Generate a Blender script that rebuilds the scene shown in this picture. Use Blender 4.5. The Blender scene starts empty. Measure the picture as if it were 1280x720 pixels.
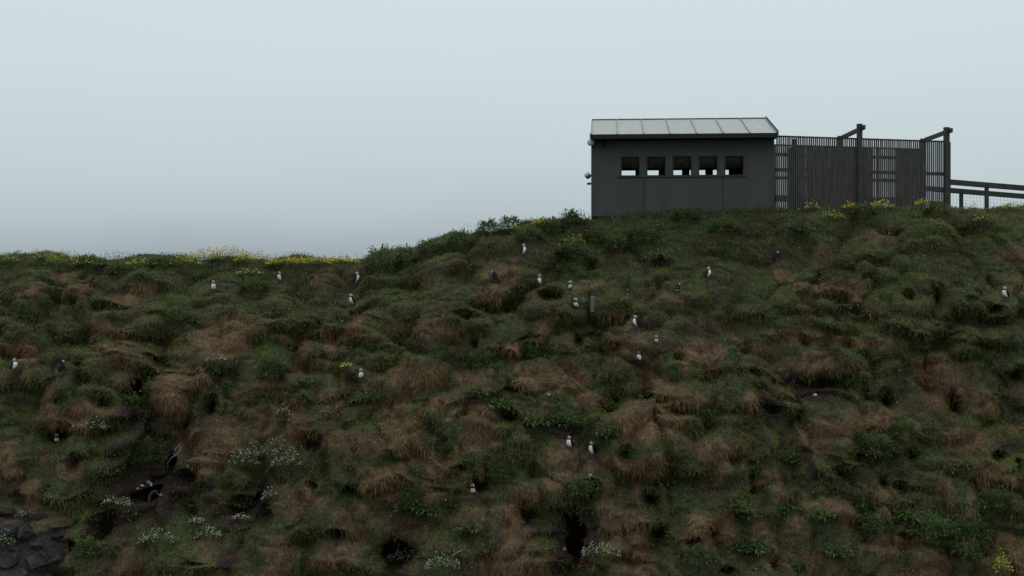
import bpy, bmesh, math, random
import numpy as np
from mathutils import Vector, Matrix

random.seed(7)
rng = np.random.default_rng(11)
S = bpy.context.scene
COL = S.collection
R = math.radians

# ------------------------------------------------------------------ basics
F = 1600.0            # focal length in photo pixels
HOR = 366.0           # eye level row


def tag(o, label=None, cat=None, group=None, kind=None):
    if label: o['label'] = label
    if cat: o['category'] = cat
    if group: o['group'] = group
    if kind: o['kind'] = kind
    return o


def empty(name, loc=(0, 0, 0), rz=0.0):
    o = bpy.data.objects.new(name, None)
    o.empty_display_size = 0.2
    o.location = loc
    o.rotation_euler = (0, 0, rz)
    COL.objects.link(o)
    return o


class MB:
    def __init__(s):
        s.v = []; s.f = []; s.m = []

    def add(s, vs, fs, mi=0):
        b = len(s.v)
        s.v += [tuple(v) for v in vs]
        s.f += [tuple(i + b for i in f) for f in fs]
        s.m += [mi] * len(fs)

    def box(s, x0, x1, y0, y1, z0, z1, mi=0):
        vs = [(x0, y0, z0), (x1, y0, z0), (x1, y1, z0), (x0, y1, z0), (x0, y0, z1), (x1, y0, z1), (x1, y1, z1), (x0, y1, z1)]
        s.add(vs, [(0, 3, 2, 1), (4, 5, 6, 7), (0, 1, 5, 4), (1, 2, 6, 5), (2, 3, 7, 6), (3, 0, 4, 7)], mi)

    def bar(s, a, b, w, h, mi=0):
        a = Vector(a); b = Vector(b); d = (b - a).normalized()
        up = Vector((0, 0, 1)) if abs(d.z) < .95 else Vector((0, 1, 0))
        sd = d.cross(up).normalized(); u = sd.cross(d).normalized()
        vs = []
        for p in (a, b):
            for (i, j) in ((-1, -1), (1, -1), (1, 1), (-1, 1)):
                vs.append(p + sd * (i * w / 2) + u * (j * h / 2))
        s.add(vs, [(0, 1, 2, 3), (7, 6, 5, 4), (0, 4, 5, 1), (1, 5, 6, 2), (2, 6, 7, 3), (3, 7, 4, 0)], mi)

    def tube(s, pts, rad, n=8, mi=0, caps=True):
        pts = [Vector(p) for p in pts]
        if not hasattr(rad, '__len__'): rad = [rad] * len(pts)
        rings = []
        for i, p in enumerate(pts):
            d = (pts[min(i + 1, len(pts) - 1)] - pts[max(i - 1, 0)]).normalized()
            ref = Vector((0, 1, 0)) if abs(d.y) < .9 else Vector((1, 0, 0))
            a = d.cross(ref).normalized(); c = d.cross(a).normalized()
            rings.append([p + a * (math.cos(2 * math.pi * k / n) * rad[i]) + c * (math.sin(2 * math.pi * k / n) * rad[i]) for k in range(n)])
        vs = [v for r in rings for v in r]
        fs = []
        for i in range(len(pts) - 1):
            for k in range(n):
                k2 = (k + 1) % n
                fs.append((i * n + k, i * n + k2, (i + 1) * n + k2, (i + 1) * n + k))
        if caps:
            fs.append(tuple(range(n - 1, -1, -1)))
            fs.append(tuple((len(pts) - 1) * n + k for k in range(n)))
        s.add(vs, fs, mi)

    def build(s, name, mats, parent=None, smooth=False, bevel=0):
        me = bpy.data.meshes.new(name)
        me.from_pydata(s.v, [], s.f)
        bm = bmesh.new(); bm.from_mesh(me)
        bmesh.ops.recalc_face_normals(bm, faces=bm.faces)
        bm.to_mesh(me); bm.free()
        if not isinstance(mats, (list, tuple)): mats = [mats]
        for m in mats: me.materials.append(m)
        me.polygons.foreach_set('material_index', s.m)
        if smooth: me.polygons.foreach_set('use_smooth', [True] * len(me.polygons))
        o = bpy.data.objects.new(name, me)
        COL.objects.link(o)
        if parent: o.parent = parent
        if bevel:
            b = o.modifiers.new('bevel', 'BEVEL'); b.width = bevel; b.segments = 2; b.limit_method = 'ANGLE'
        return o


def np_mesh(name, V, faces, colors=None, mat=None, smooth=False):
    """faces: list of int arrays (n,k)"""
    me = bpy.data.meshes.new(name)
    V = np.asarray(V, dtype=np.float32)
    me.vertices.add(len(V)); me.vertices.foreach_set('co', V.ravel())
    loops = np.concatenate([f.ravel() for f in faces]).astype(np.int32)
    sizes = np.concatenate([np.full(len(f), f.shape[1], dtype=np.int32) for f in faces])
    starts = np.concatenate([[0], np.cumsum(sizes)[:-1]]).astype(np.int32)
    me.loops.add(len(loops)); me.loops.foreach_set('vertex_index', loops)
    me.polygons.add(len(sizes)); me.polygons.foreach_set('loop_start', starts)
    try: me.polygons.foreach_set('loop_total', sizes)
    except Exception: pass
    me.update(calc_edges=True)
    if smooth: me.polygons.foreach_set('use_smooth', np.ones(len(sizes), dtype=bool))
    if colors is not None:
        a = me.color_attributes.new('tint', 'FLOAT_COLOR', 'POINT')
        c = np.ones((len(V), 4), dtype=np.float32); c[:, :3] = colors
        a.data.foreach_set('color', c.ravel())
    if mat: me.materials.append(mat)
    return me


def link(name, me, parent=None):
    o = bpy.data.objects.new(name, me); COL.objects.link(o)
    if parent: o.parent = parent
    return o


# ------------------------------------------------------------------ noise
def _hash(ix, iy, seed):
    h = (ix.astype(np.int64) * 374761393 + iy.astype(np.int64) * 668265263 + seed * 974634777) & 0xffffffff
    h = ((h ^ (h >> 13)) * 1274126177) & 0xffffffff
    h = (h ^ (h >> 16)) & 0xffffffff
    return h.astype(np.float64) / 4294967295.0


def vnoise(x, y, seed=0):
    ix = np.floor(x); iy = np.floor(y); fx = x - ix; fy = y - iy
    fx = fx * fx * fx * (fx * (fx * 6 - 15) + 10); fy = fy * fy * fy * (fy * (fy * 6 - 15) + 10)
    a = _hash(ix, iy, seed); b = _hash(ix + 1, iy, seed); c = _hash(ix, iy + 1, seed); d = _hash(ix + 1, iy + 1, seed)
    return (a + (b - a) * fx) * (1 - fy) + (c + (d - c) * fx) * fy


def fbm(x, y, seed=0, oct=4):
    t = 0; a = .5; n = 0
    for i in range(oct):
        t = t + a * vnoise(x, y, seed + i * 17); n += a; a *= .5; x = x * 2.03 + 5.1; y = y * 2.03 + 1.7
    return t / n


def mounds(x, y, seed):
    """rounded hummocks: domes of different heights and radii, gaps between them"""
    ix = np.floor(x); iy = np.floor(y)
    v = np.zeros(x.shape)
    for dx in (-1, 0, 1):
        for dy in (-1, 0, 1):
            cx = ix + dx; cy = iy + dy
            px = cx + .12 + .76 * _hash(cx, cy, seed); py = cy + .12 + .76 * _hash(cx, cy, seed + 5)
            am = .45 + .55 * _hash(cx, cy, seed + 9)
            rx = .55 + .40 * _hash(cx, cy, seed + 13)
            d2 = ((x - px) / rx) ** 2 + ((y - py) / (rx * .9)) ** 2
            v = np.maximum(v, am * np.clip(1 - d2, 0, 1) ** .62)
    return v


def sm(a, b, x):
    t = np.clip((x - a) / (b - a), 0, 1)
    return t * t * (3 - 2 * t)


# ------------------------------------------------------------------ hillside surface
ZX = np.array([-400, -40, -16, -12.6, -10.6, -9, -4.4, -3.5, -2.6, -1.6, -.7, .3, 1.2, 2.2, 3.2, 4.5, 6.6, 9, 11.4, 13, 16, 40, 400.])
ZC = np.array([.5, .5, .78, .80, .86, .82, .78, .86, 1.10, 1.34, 1.52, 1.66, 1.74, 1.79, 1.90, 2.0, 2.04, 2.07, 2.05, 2.0, 2.0, 1.4, 1.0])
GD = np.array([-400, -90, -70, -40, -20, -10, -3, 0, .45, .9, 2, 3.1, 4.2, 5.2, 5.8, 7, 9, 14, 22, 60, 300.])
GG = np.array([34, 32, 20, 4, 1.0, .35, .12, 0, .32, .80, 2.07, 3.6, 5.25, 6.8, 7.75, 9.8, 13, 20, 27, 34, 40.])
dd = np.linspace(-3, 9, 2400)
ss = np.concatenate([[0], np.cumsum(np.hypot(np.diff(dd), np.diff(np.interp(dd, GD, GG))))])
ss -= np.interp(0, dd, ss)


GUL = []     # deep eroded gullies: hill X, distance down, half width, half length, depth


def gully(X, d):
    g = 0 * X
    for (gx, gd, rw, rl, dp) in GUL:
        q = ((X - gx + .25 * (d - gd)) / rw) ** 2 + ((d - gd) / rl) ** 2
        g = g - dp * np.exp(-q)
    return g


def base(X, d):
    zc = np.interp(X, ZX, ZC)
    w = 1 - sm(0, 4.2, d)
    Z = zc * w + 2.07 * (1 - w) - np.interp(d, GD, GG)
    # broad ribs and gullies running down the slope
    rib = (fbm(X * .33 + 3, d * .25, 71, 3) - .5) * 1.5 * sm(.5, 4, d) * (1 - sm(9, 16, d))
    crest = (fbm(X * 1.3 + 20, 0 * X + 2.2, 72, 3) - .5) * (1 - sm(1, 3, d)) * np.where((X > 1.7) & (X < 11.5), .10, .30)
    return X, 31.8 - d - rib * .75 - gully(X, d), Z + crest


BUR = [  # burrow mouths: photo column, row, half width m, half height m, depth m
    (74, 540, .30, .17, .42), (22, 448, .26, .13, .30), (186, 480, .26, .34, .40), (268, 505, .16, .28, .40),
    (350, 487, .10, .16, .3), (505, 428, .30, .22, .4), (340, 640, .14, .22, .35), (300, 630, .22, .18, .35),
    (247, 598, .25, .18, .35), (500, 688, .34, .34, .6), (714, 662, .34, .58, .8), (660, 640, .22, .20, .4), (738, 606, .15, .22, .4),
    (812, 617, .16, .16, .35), (822, 662, .12, .18, .35), (770, 495, .14, .12, .3), (815, 497, .34, .12, .4), (850, 512, .14, .12, .35),
    (877, 480, .18, .14, .35), (903, 571, .10, .10, .3), (902, 708, .12, .14, .3), (1003, 428, .10, .12, .3), (1058, 432, .14, .14, .3),
    (1048, 375, .26, .14, .35), (1168, 372, .12, .26, .35), (1232, 383, .16, .10, .3), (1000, 515, .14, .22, .35), (1190, 505, .14, .22, .4),
    (1105, 500, .12, .2, .35), (1148, 455, .12, .12, .3), (1030, 480, .5, .14, .3), (1135, 570, .14, .12, .3), (1235, 565, .14, .10, .3),
    (1268, 465, .12, .2, .3), (965, 700, .14, .12, .3), (722, 425, .12, .22, .35), (690, 372, .2, .14, .3), (738, 332, .14, .14, .25),
    (390, 555, .26, .14, .35), (560, 560, .16, .18, .3), (96, 388, .1, .1, .25), (145, 393, .3, .10, .3), (104, 355, .1, .14, .25),
    (1205, 292, .22, .12, .25), (1093, 335, .16, .12, .25), (1110, 292, .26, .08, .2), (585, 402, .2, .12, .3), (640, 520, .14, .14, .3),
    (188, 618, .26, .20, .4), (215, 575, .14, .2, .35), (935, 470, .16, .10, .3), (780, 560, .1, .1, .2), (885, 660, .08, .1, .2),
    (440, 610, .14, .1, .25), (130, 660, .14, .3, .35), (600, 604, .2, .14, .25), (1045, 590, .14, .12, .3), (1120, 610, .12, .14, .3)]
STRAW = [(521, 463, 28, 11), (552, 505, 10, 6), (640, 438, 7, 12), (657, 474, 10, 9), (793, 525, 20, 12), (1222, 585, 10, 16), (1168, 598, 6, 14), (1095, 637, 6, 8), (735, 494, 10, 7),
         (868, 650, 10, 14), (905, 650, 10, 18), (228, 488, 12, 22), (262, 470, 8, 14), (185, 357, 12, 4), (985, 615, 14, 5), (293, 398, 14, 6), (600, 535, 14, 5), (710, 592, 10, 8), (820, 478, 14, 5), (1075, 612, 9, 4), (80, 490, 8, 8)]
_dd = np.linspace(-.5, 8, 800)


def px_to_xd(px, py):
    """where a sight line meets the un-bumped slope, as hill coordinates"""
    X = (px - 640) / F * 29.0
    for _ in range(8):
        x_, Y, Z = base(np.full(_dd.shape, X), _dd)
        row = HOR - F * Z / Y
        k = int(np.argmin(np.abs(row - py)))
        X = (px - 640) / F * Y[k]
    return X, _dd[k]


GUL += [(-8.05, 3.4, .42, .9, 1.0), (-7.4, 4.8, .75, .7, .8), (-5.3, 5.0, .35, .5, .45), (-9.2, 6.0, .4, .8, .5), (-5.1, 3.4, .22, .5, .4), (1.15, 5.4, .35, .9, .55), (-2.3, 5.8, .4, .6, .45), (6.2, 3.9, .5, .5, .4), (9.3, 3.3, .35, .6, .35), (-2.4, 2.7, .4, .5, .35), (3.0, 3.6, .45, .4, .35)]
BURL = []
for (bx, by, rw, rh, dp) in BUR:
    X, d = px_to_xd(bx, by)
    BURL.append((X, float(np.interp(d, dd, ss)), rw, rh, dp))


# column, row of the feet, pose, heading (0 = facing right, -90 = towards the viewer, 180 = left, 90 = away), size, lean, label
PUF = [
    (267, 364, 'up', -75, 1.0, 0, 'leftmost white-breasted puffin near the top of the left slope, under the yellow ridge flowers'),
    (350, 352, 'up', -110, .95, 0, 'white-fronted puffin just below the yellow ridge flowers, left of the round skyline bush'),
    (448, 353, 'up', -25, 1.0, 14, 'puffin leaning to the right right below the round bush on the skyline'),
    (440, 382, 'up', -140, 1.1, 0, 'upright puffin with white breast and dark side, beside the thin dark stake'),
    (656, 318, 'up', -40, 1.0, 14, 'highest puffin on the slope left of the hut, turned right near the yellow flowers'),
    (618, 351, 'up', 100, 1.0, 0, 'dark-backed puffin on the bare earth patch below the skyline, seen from behind'),
    (674, 357, 'up', -95, 1.0, 0, 'puffin with full white breast, between the dark-backed one and the small pale one'),
    (712, 361, 'crouched', -80, 1.0, 0, 'small pale puffin with short white front, just above the pale wooden stake'),
    (721, 384, 'crouched', -110, 1.15, 0, 'dark crouching puffin with pale cheek, left next to the pale wooden stake'),
    (887, 347, 'up', -40, 1.0, 14, 'puffin turned right on the grass below the hut, white at its right side'),
    (846, 364, 'crouched', 60, 1.05, 0, 'black hunched puffin below the hut, seen from behind'),
    (793, 409, 'up', -150, 1.05, 10, 'puffin leaning left on a reddish mound below the hut, black back to the right'),
    (799, 459, 'up', -115, 1.0, 0, 'narrow upright puffin on the middle slope below the hut, above the bare brown bank'),
    (970, 327, 'up', 35, 1.0, 0, 'small dark puffin with pale face below the slatted screen'),
    (1256, 374, 'up', -150, 1.15, 0, 'puffin at the far right with white breast and long black back'),
    (451, 476, 'up', -70, 1.0, 0, 'white puffin beside the few yellow flowers, left of the straw-coloured mound'),
    (20, 463, 'up', -35, 1.05, 12, 'puffin leaning to the right at the far left, at a dark burrow mouth'),
    (79, 465, 'up', 70, 1.05, 8, 'dark-backed puffin on the left slope, right of the one at the burrow mouth'),
    (73, 551, 'crouched', -85, 1.15, 0, 'white-breasted puffin sitting inside the dark burrow under the rusty bank at the left'),
    (711, 561, 'up', -125, 1.1, 6, 'round white puffin, left one of the pair on the ledge in the lower middle'),
    (738, 569, 'up', -140, 1.15, 12, 'slim puffin leaning left, right one of the pair on the ledge in the lower middle'),
    (591, 616, 'crouched', -90, 1.15, 0, 'lowest puffin, sitting with a round white breast in a dark hollow'),
    (820, 428, 'crouched', -95, .9, 0, 'half-hidden puffin with only a pale face showing, right of the one on the reddish mound'),
]
PXS = []
for p in PUF:
    X, d = px_to_xd(p[0], p[1]); PXS.append((X, float(np.interp(d, dd, ss))))
for k in range(60):      # many smaller burrow mouths scattered over the slope, none right under a bird
    bur = (rng.uniform(-13, 13), rng.uniform(2.0, 9.6), rng.uniform(.07, .16), rng.uniform(.05, .15), rng.uniform(.2, .40))
    if min(math.hypot(bur[0] - a, bur[1] - b) for a, b in PXS) > .55: BURL.append(bur)
STRB = []
for (bx, by, rw, rh) in STRAW:
    X, d = px_to_xd(bx, by)
    STRB.append((X, float(np.interp(d, dd, ss)), rw / F * 28, rh / F * 28))


def displace(X, d):
    bx, by, bz = base(X, d)
    e = .06
    ax, ay, az = base(X + e, d); cx, cy, cz = base(X - e, d)
    tx = np.stack([ax - cx, ay - cy, az - cz], -1)
    ax, ay, az = base(X, d + e); cx, cy, cz = base(X, d - e)
    td = np.stack([ax - cx, ay - cy, az - cz], -1)
    tx /= np.linalg.norm(tx, axis=-1, keepdims=True); td /= np.linalg.norm(td, axis=-1, keepdims=True)
    n = np.cross(td, tx); n /= np.linalg.norm(n, axis=-1, keepdims=True)
    n = np.where(n[..., 1:2] > 0.2, -n, n)
    n = np.where((n[..., 2:3] < 0) & (np.abs(n[..., 1:2]) < .5), -n, n)
    s = np.interp(d, dd, ss)
    wx = X + .28 * (fbm(X * .9, s * .9, 3, 2) - .5) * 2; ws = s + .25 * (fbm(X * .9 + 9, s * .9, 4, 2) - .5) * 2
    fade = np.where((X > 1.6) & (X < 12.5), sm(-.35, .9, d), .35 * sm(-1.2, -.2, d) + .65 * sm(-.2, .9, d)) * (1 - sm(8.5, 12, d)) * (1 - sm(18, 30, np.abs(X)))
    upper = 1 - .35 * (1 - sm(.6, 2.4, d))
    m1 = mounds(wx / .98, ws / .92, 21)
    m2 = mounds(wx / .50 + 7, ws / .44, 33)
    m3 = mounds(wx / .23 + 3, ws / .20, 45)
    m4 = mounds(wx / .62 + 17, ws / 1.25, 27)          # taller than wide, hanging down the lower slope
    low = sm(3.0, 6.0, s)
    a1 = .25 + 1.0 * sm(.38, .62, fbm(X * .55 + 8, s * .6, 66, 2)); a2 = .35 + 1.1 * sm(.38, .62, fbm(X * .8 + 3, s * .9, 67, 2))
    h = (.43 * m1 * a1 * (1 - .5 * low) + .32 * m4 * low + .28 * m2 * a2 + .11 * m3 - .15 * (1 - sm(.0, .45, m1))) * upper
    for (cx_, cs, rx_, rs_) in STRB:          # the prominent dry mounds
        h += .22 * np.exp(-(((X - cx_) / (rx_ * 1.2)) ** 2 + ((s - cs) / (rs_ * 1.2)) ** 2) ** 1.5)
    h += .06 * (fbm(X * 3.1, s * 3.1, 57, 4) - .5)
    # burrow mouths with a lip hanging over them
    hole = np.zeros_like(h); open_ = np.zeros_like(h)
    for (cx_, cs, rw, rh, dp) in BURL:
        jx = (wx - X) * .3; js = (ws - s) * .3
        q = ((X + jx - cx_) / rw) ** 2 + ((s + js - cs) / rh) ** 2
        g = np.exp(-q ** 1.5)
        hole = np.maximum(hole, dp * g); open_ = np.maximum(open_, np.exp(-(q * .6) ** 2))
    h = h * (1 - .75 * open_)
    sag = .95 * (1 - open_) * (.30 * m1 * a1 + .17 * m2 + .16 * m4 * low) * upper * (.4 + 1.2 * fbm(X * .8, s * .8, 88, 2))
    P = np.stack([bx, by, bz], -1) + n * ((h - np.minimum(hole, .8)) * fade)[..., None] + td * (sag * fade)[..., None]
    return P, hole * fade, m1, m2


def stretch(core, outs):
    return np.concatenate([-np.array(outs[::-1]) + 0 * core[0], core, np.array(outs)])


xs = np.arange(-15.4, 15.4001, .035)
xo = [15.6, 16, 16.6, 17.4, 18.5, 20, 22, 25, 30, 40, 60, 90, 140, 220, 380]
XS = np.concatenate([-np.array(xo[::-1]), xs, np.array(xo)])
sv = np.arange(np.interp(-1.2, dd, ss), np.interp(7.4, dd, ss), .034)
dv = np.interp(sv, ss, dd)
DS = np.concatenate([[-380, -200, -120, -90, -75, -60, -45, -30, -20, -14, -10, -7, -5, -4, -3, -2.4, -2, -1.6], dv, [7.8, 8.3, 9, 10, 12, 14, 18, 22, 30, 45, 60, 120, 280]])
GX, GDm = np.meshgrid(XS, DS)
P, HOLE, M1, M2 = displace(GX, GDm)
ny, nx = GX.shape

# --- earth and dead-grass patches, as hill coordinates (X, Z)
BR = [(185, 357, 17, 6), (110, 362, 16, 8), (135, 409, 11, 7), (30, 442, 30, 12), (110, 512, 50, 8), (85, 524, 26, 7), (72, 505, 8, 12), (228, 488, 20, 30),
      (300, 398, 22, 10), (262, 420, 14, 20), (285, 430, 25, 18), (292, 548, 22, 30), (262, 570, 18, 22), (378, 430, 15, 12), (368, 425, 12, 10), (340, 515, 22, 12),
      (370, 512, 26, 14), (440, 548, 30, 12), (455, 408, 14, 16), (420, 430, 8, 20), (521, 463, 30, 14), (560, 506, 12, 7), (600, 540, 22, 9), (640, 438, 10, 16),
      (657, 474, 13, 12), (555, 408, 26, 8), (478, 596, 14, 12), (465, 640, 16, 8), (492, 593, 10, 12), (596, 640, 22, 14), (640, 655, 14, 30), (520, 655, 26, 10), (432, 676, 22, 18),
      (345, 690, 12, 24), (360, 630, 10, 12), (793, 528, 26, 20), (735, 494, 14, 10), (833, 520, 16, 20), (785, 432, 16, 18), (868, 442, 22, 12), (825, 482, 28, 9),
      (688, 560, 12, 10), (700, 595, 24, 12), (725, 572, 22, 5), (650, 615, 12, 14), (690, 590, 14, 10), (868, 660, 22, 20), (905, 650, 14, 24), (945, 665, 7, 8), (780, 665, 24, 20),
      (752, 640, 10, 16), (750, 680, 26, 10), (752, 614, 10, 6), (888, 565, 20, 16), (968, 595, 18, 10), (1000, 418, 28, 9), (1010, 452, 28, 10), (1055, 365, 26, 10), (1040, 352, 30, 6),
      (1170, 455, 26, 10), (1222, 500, 14, 14), (1075, 518, 24, 12), (1222, 588, 15, 20), (1168, 598, 9, 18), (1270, 598, 8, 10), (1020, 625, 32, 8), (1095, 637, 8, 10),
      (1078, 615, 14, 8), (1098, 680, 28, 8), (990, 660, 18, 10), (1150, 690, 22, 8), (1270, 358, 10, 12), (1195, 545, 22, 12), (1165, 480, 24, 20), (1010, 540, 14, 20),
      (700, 470, 22, 16), (680, 410, 10, 22), (55, 682, 11, 14), (20, 570, 12, 10), (95, 582, 10, 12), (112, 622, 14, 8), (620, 345, 22, 14), (612, 365, 14, 6), (640, 322, 8, 5), (738, 350, 12, 6), (770, 400, 14, 8), (832, 372, 18, 6), (1100, 294, 20, 7), (990, 350, 24, 5), (1250, 320, 14, 8), (235, 560, 10, 10), (100, 345, 12, 8), (160, 430, 20, 8), (170, 372, 18, 8), (525, 560, 12, 8), (1080, 425, 22, 8), (930, 500, 14, 10), (560, 640, 12, 8), (1020, 690, 12, 10), (1200, 610, 8, 10), (1030, 315, 16, 6), (60, 360, 12, 6), (400, 350, 12, 4), (480, 505, 20, 8), (340, 545, 14, 12), (575, 470, 16, 5), (670, 515, 10, 8), (935, 430, 16, 7)]
BRX = []
for (a, b, c, e) in BR:
    X, d = px_to_xd(a, b); _, Y, Z = base(np.array([X]), np.array([d]))
    BRX.append((X, float(Z[0]), c / F * float(Y[0]) * 1.15, e / F * float(Y[0]) * 1.15))


def earth_mask(X, Z):
    jx = (fbm(X * 2.2, Z * 2.2, 101, 3) - .5) * .7; jz = (fbm(X * 2.2 + 4, Z * 2.2, 102, 3) - .5) * .5
    m = np.zeros_like(X)
    for (cx, cz, rx, rz) in BRX:
        q = ((X + jx - cx) / rx) ** 2 + ((Z + jz - cz) / rz) ** 2
        m = np.maximum(m, 1 - sm(.1, 1.9, q))
    m = m * (.36 + .95 * fbm(X * 5, Z * 5, 103, 3)) * (1 - .25 * sm(-1, .8, Z))
    bg = sm(.56, .66, fbm(X * 1.3, Z * 1.6, 111, 4)) * sm(-7.5, -1, -Z + 0) * .0
    bg2 = sm(.57, .66, fbm(X * 1.3, Z * 1.7, 112, 4)) * (.08 + .6 * (1 - sm(-3.5, .4, Z)))
    return np.clip(np.maximum(m, bg2), 0, 1)


STX = []
for (a, b, c, e) in STRAW:
    X, d = px_to_xd(a, b); _, Y, Z = base(np.array([X]), np.array([d]))
    STX.append((X, float(Z[0]), c / F * float(Y[0]), e / F * float(Y[0])))


def straw_mask(X, Z):
    jx = (fbm(X * 3, Z * 3, 121, 3) - .5) * .4; jz = (fbm(X * 3 + 4, Z * 3, 122, 3) - .5) * .3
    m = np.zeros_like(X)
    for (cx, cz, rx, rz) in STX:
        m = np.maximum(m, 1 - sm(.3, 1.6, ((X + jx - cx) / rx) ** 2 + ((Z + jz - cz) / rz) ** 2))
    return m * .75


BARE = [(190, 492, 24, 40), (190, 560, 30, 30), (205, 612, 62, 32), (150, 640, 34, 30), (318, 628, 36, 28), (714, 662, 36, 46), (500, 692, 24, 24), (1010, 482, 34, 12), (130, 655, 18, 26), (262, 600, 18, 16), (1190, 505, 12, 14),
        (655, 645, 12, 14), (345, 585, 8, 14), (1050, 378, 14, 8), (395, 555, 16, 8), (74, 540, 16, 9), (960, 510, 14, 16), (985, 470, 20, 8), (1000, 560, 12, 20), (300, 690, 14, 18)]
BAX = []
for (a, b, c, e) in BARE:
    X, d = px_to_xd(a, b); _, Y, Z = base(np.array([X]), np.array([d]))
    BAX.append((X, float(Z[0]), c / F * float(Y[0]), e / F * float(Y[0])))


def bare_mask(X, Z):
    jx = (fbm(X * 2.6, Z * 2.6, 125, 3) - .5) * .6; jz = (fbm(X * 2.6 + 4, Z * 2.6, 126, 3) - .5) * .6
    m = np.zeros_like(X)
    for (cx, cz, rx, rz) in BAX:
        m = np.maximum(m, 1 - sm(.4, 1.5, ((X + jx - cx) / rx) ** 2 + ((Z + jz - cz) / rz) ** 2))
    return m


def tone(X, Z, seed, f):
    return fbm(X * f, Z * f, seed, 3)


def lerp(a, b, t):
    return a + (b - a) * t[..., None]


gr_r = np.gradient(P, axis=0); gr_c = np.gradient(P, axis=1)
NZ = np.cross(gr_r, gr_c); NZ = np.abs(NZ[..., 2]) / np.maximum(np.linalg.norm(NZ, axis=-1), 1e-9) * np.sign(-NZ[..., 1] * np.sign(NZ[..., 2] + 1e-9) + 1e-9)


def earth_here(X, Z, nz):
    em = np.maximum(earth_mask(X, Z), straw_mask(X, Z) * 1.6)
    steep = (1 - sm(.05, .55, nz)) * (.25 + .75 * (1 - sm(-1.5, 1.0, Z)))
    jit = fbm(X * 4, Z * 4, 113, 3)
    return np.clip(em * (1.25 - .40 * sm(.60, .90, nz)) + .36 * steep * sm(.43, .58, jit), 0, 1)


# ground colours
EM = earth_here(P[..., 0], P[..., 2], np.abs(NZ))
soil = np.array([.046, .036, .025]); thatch = np.array([.120, .084, .052]); moss = np.array([.044, .054, .026])
gc = lerp(np.broadcast_to(moss, P.shape), np.broadcast_to(soil, P.shape), sm(.4, .65, tone(P[..., 0], P[..., 2], 130, 2.5)))
gc = lerp(gc, np.broadcast_to(thatch, P.shape), EM * .8)
gc = lerp(gc, np.broadcast_to(np.array([.022, .015, .013]), P.shape), sm(.05, .3, HOLE))   # ground colour darker towards the inside of the burrows
gc = lerp(gc, np.broadcast_to(np.array([.028, .019, .016]), P.shape), bare_mask(P[..., 0], P[..., 2]))   # open peat in the eroded gullies, its colour also painting in their shade
orx, orz = px_to_xd(40, 690); _, oy_, oz_ = base(np.array([orx]), np.array([orz]))
OUT = (orx, float(oz_[0]))


def outcrop_mask(X, Z):
    q = ((X - OUT[0]) / .85) ** 2 + ((Z - OUT[1]) / .62) ** 2 + (fbm(X * 3, Z * 3, 210, 3) - .5) * 1.2
    return 1 - sm(.7, 1.15, q)


gc = lerp(gc, np.broadcast_to(np.array([.030, .028, .026]), P.shape), outcrop_mask(P[..., 0], P[..., 2]))
idx = np.arange(ny * nx).reshape(ny, nx)
quads = np.stack([idx[:-1, :-1], idx[1:, :-1], idx[1:, 1:], idx[:-1, 1:]], -1).reshape(-1, 4)


# ------------------------------------------------------------------ materials
def mat(name):
    m = bpy.data.materials.new(name); m.use_nodes = True
    nt = m.node_tree; bs = nt.nodes['Principled BSDF']
    return m, nt, bs


def N(nt, t, **kw):
    n = nt.nodes.new(t)
    for k, v in kw.items(): setattr(n, k, v)
    return n


def simple(name, col, rough=.7, metal=0, vary=.15, scale=6, bump=0.0, streak=None):
    m, nt, bs = mat(name)
    tc = N(nt, 'ShaderNodeTexCoord')
    mp = N(nt, 'ShaderNodeMapping'); nt.links.new(tc.outputs['Object'], mp.inputs[0])
    if streak: mp.inputs['Scale'].default_value = streak
    no = N(nt, 'ShaderNodeTexNoise'); no.inputs['Scale'].default_value = scale; no.inputs['Detail'].default_value = 6
    nt.links.new(mp.outputs[0], no.inputs['Vector'])
    rp = N(nt, 'ShaderNodeValToRGB')
    lo = [c * (1 - vary) for c in col] + [1]; hi = [min(1, c * (1 + vary)) for c in col] + [1]
    rp.color_ramp.elements[0].color = lo; rp.color_ramp.elements[1].color = hi
    rp.color_ramp.elements[0].position = .3; rp.color_ramp.elements[1].position = .7
    nt.links.new(no.outputs[0], rp.inputs[0]); nt.links.new(rp.outputs[0], bs.inputs['Base Color'])
    bs.inputs['Roughness'].default_value = rough; bs.inputs['Metallic'].default_value = metal; bs.inputs['Specular IOR Level'].default_value = .2
    if bump:
        b = N(nt, 'ShaderNodeBump'); b.inputs['Strength'].default_value = bump; b.inputs['Distance'].default_value = .02
        nt.links.new(no.outputs[0], b.inputs['Height']); nt.links.new(b.outputs[0], bs.inputs['Normal'])
    return m


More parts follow.
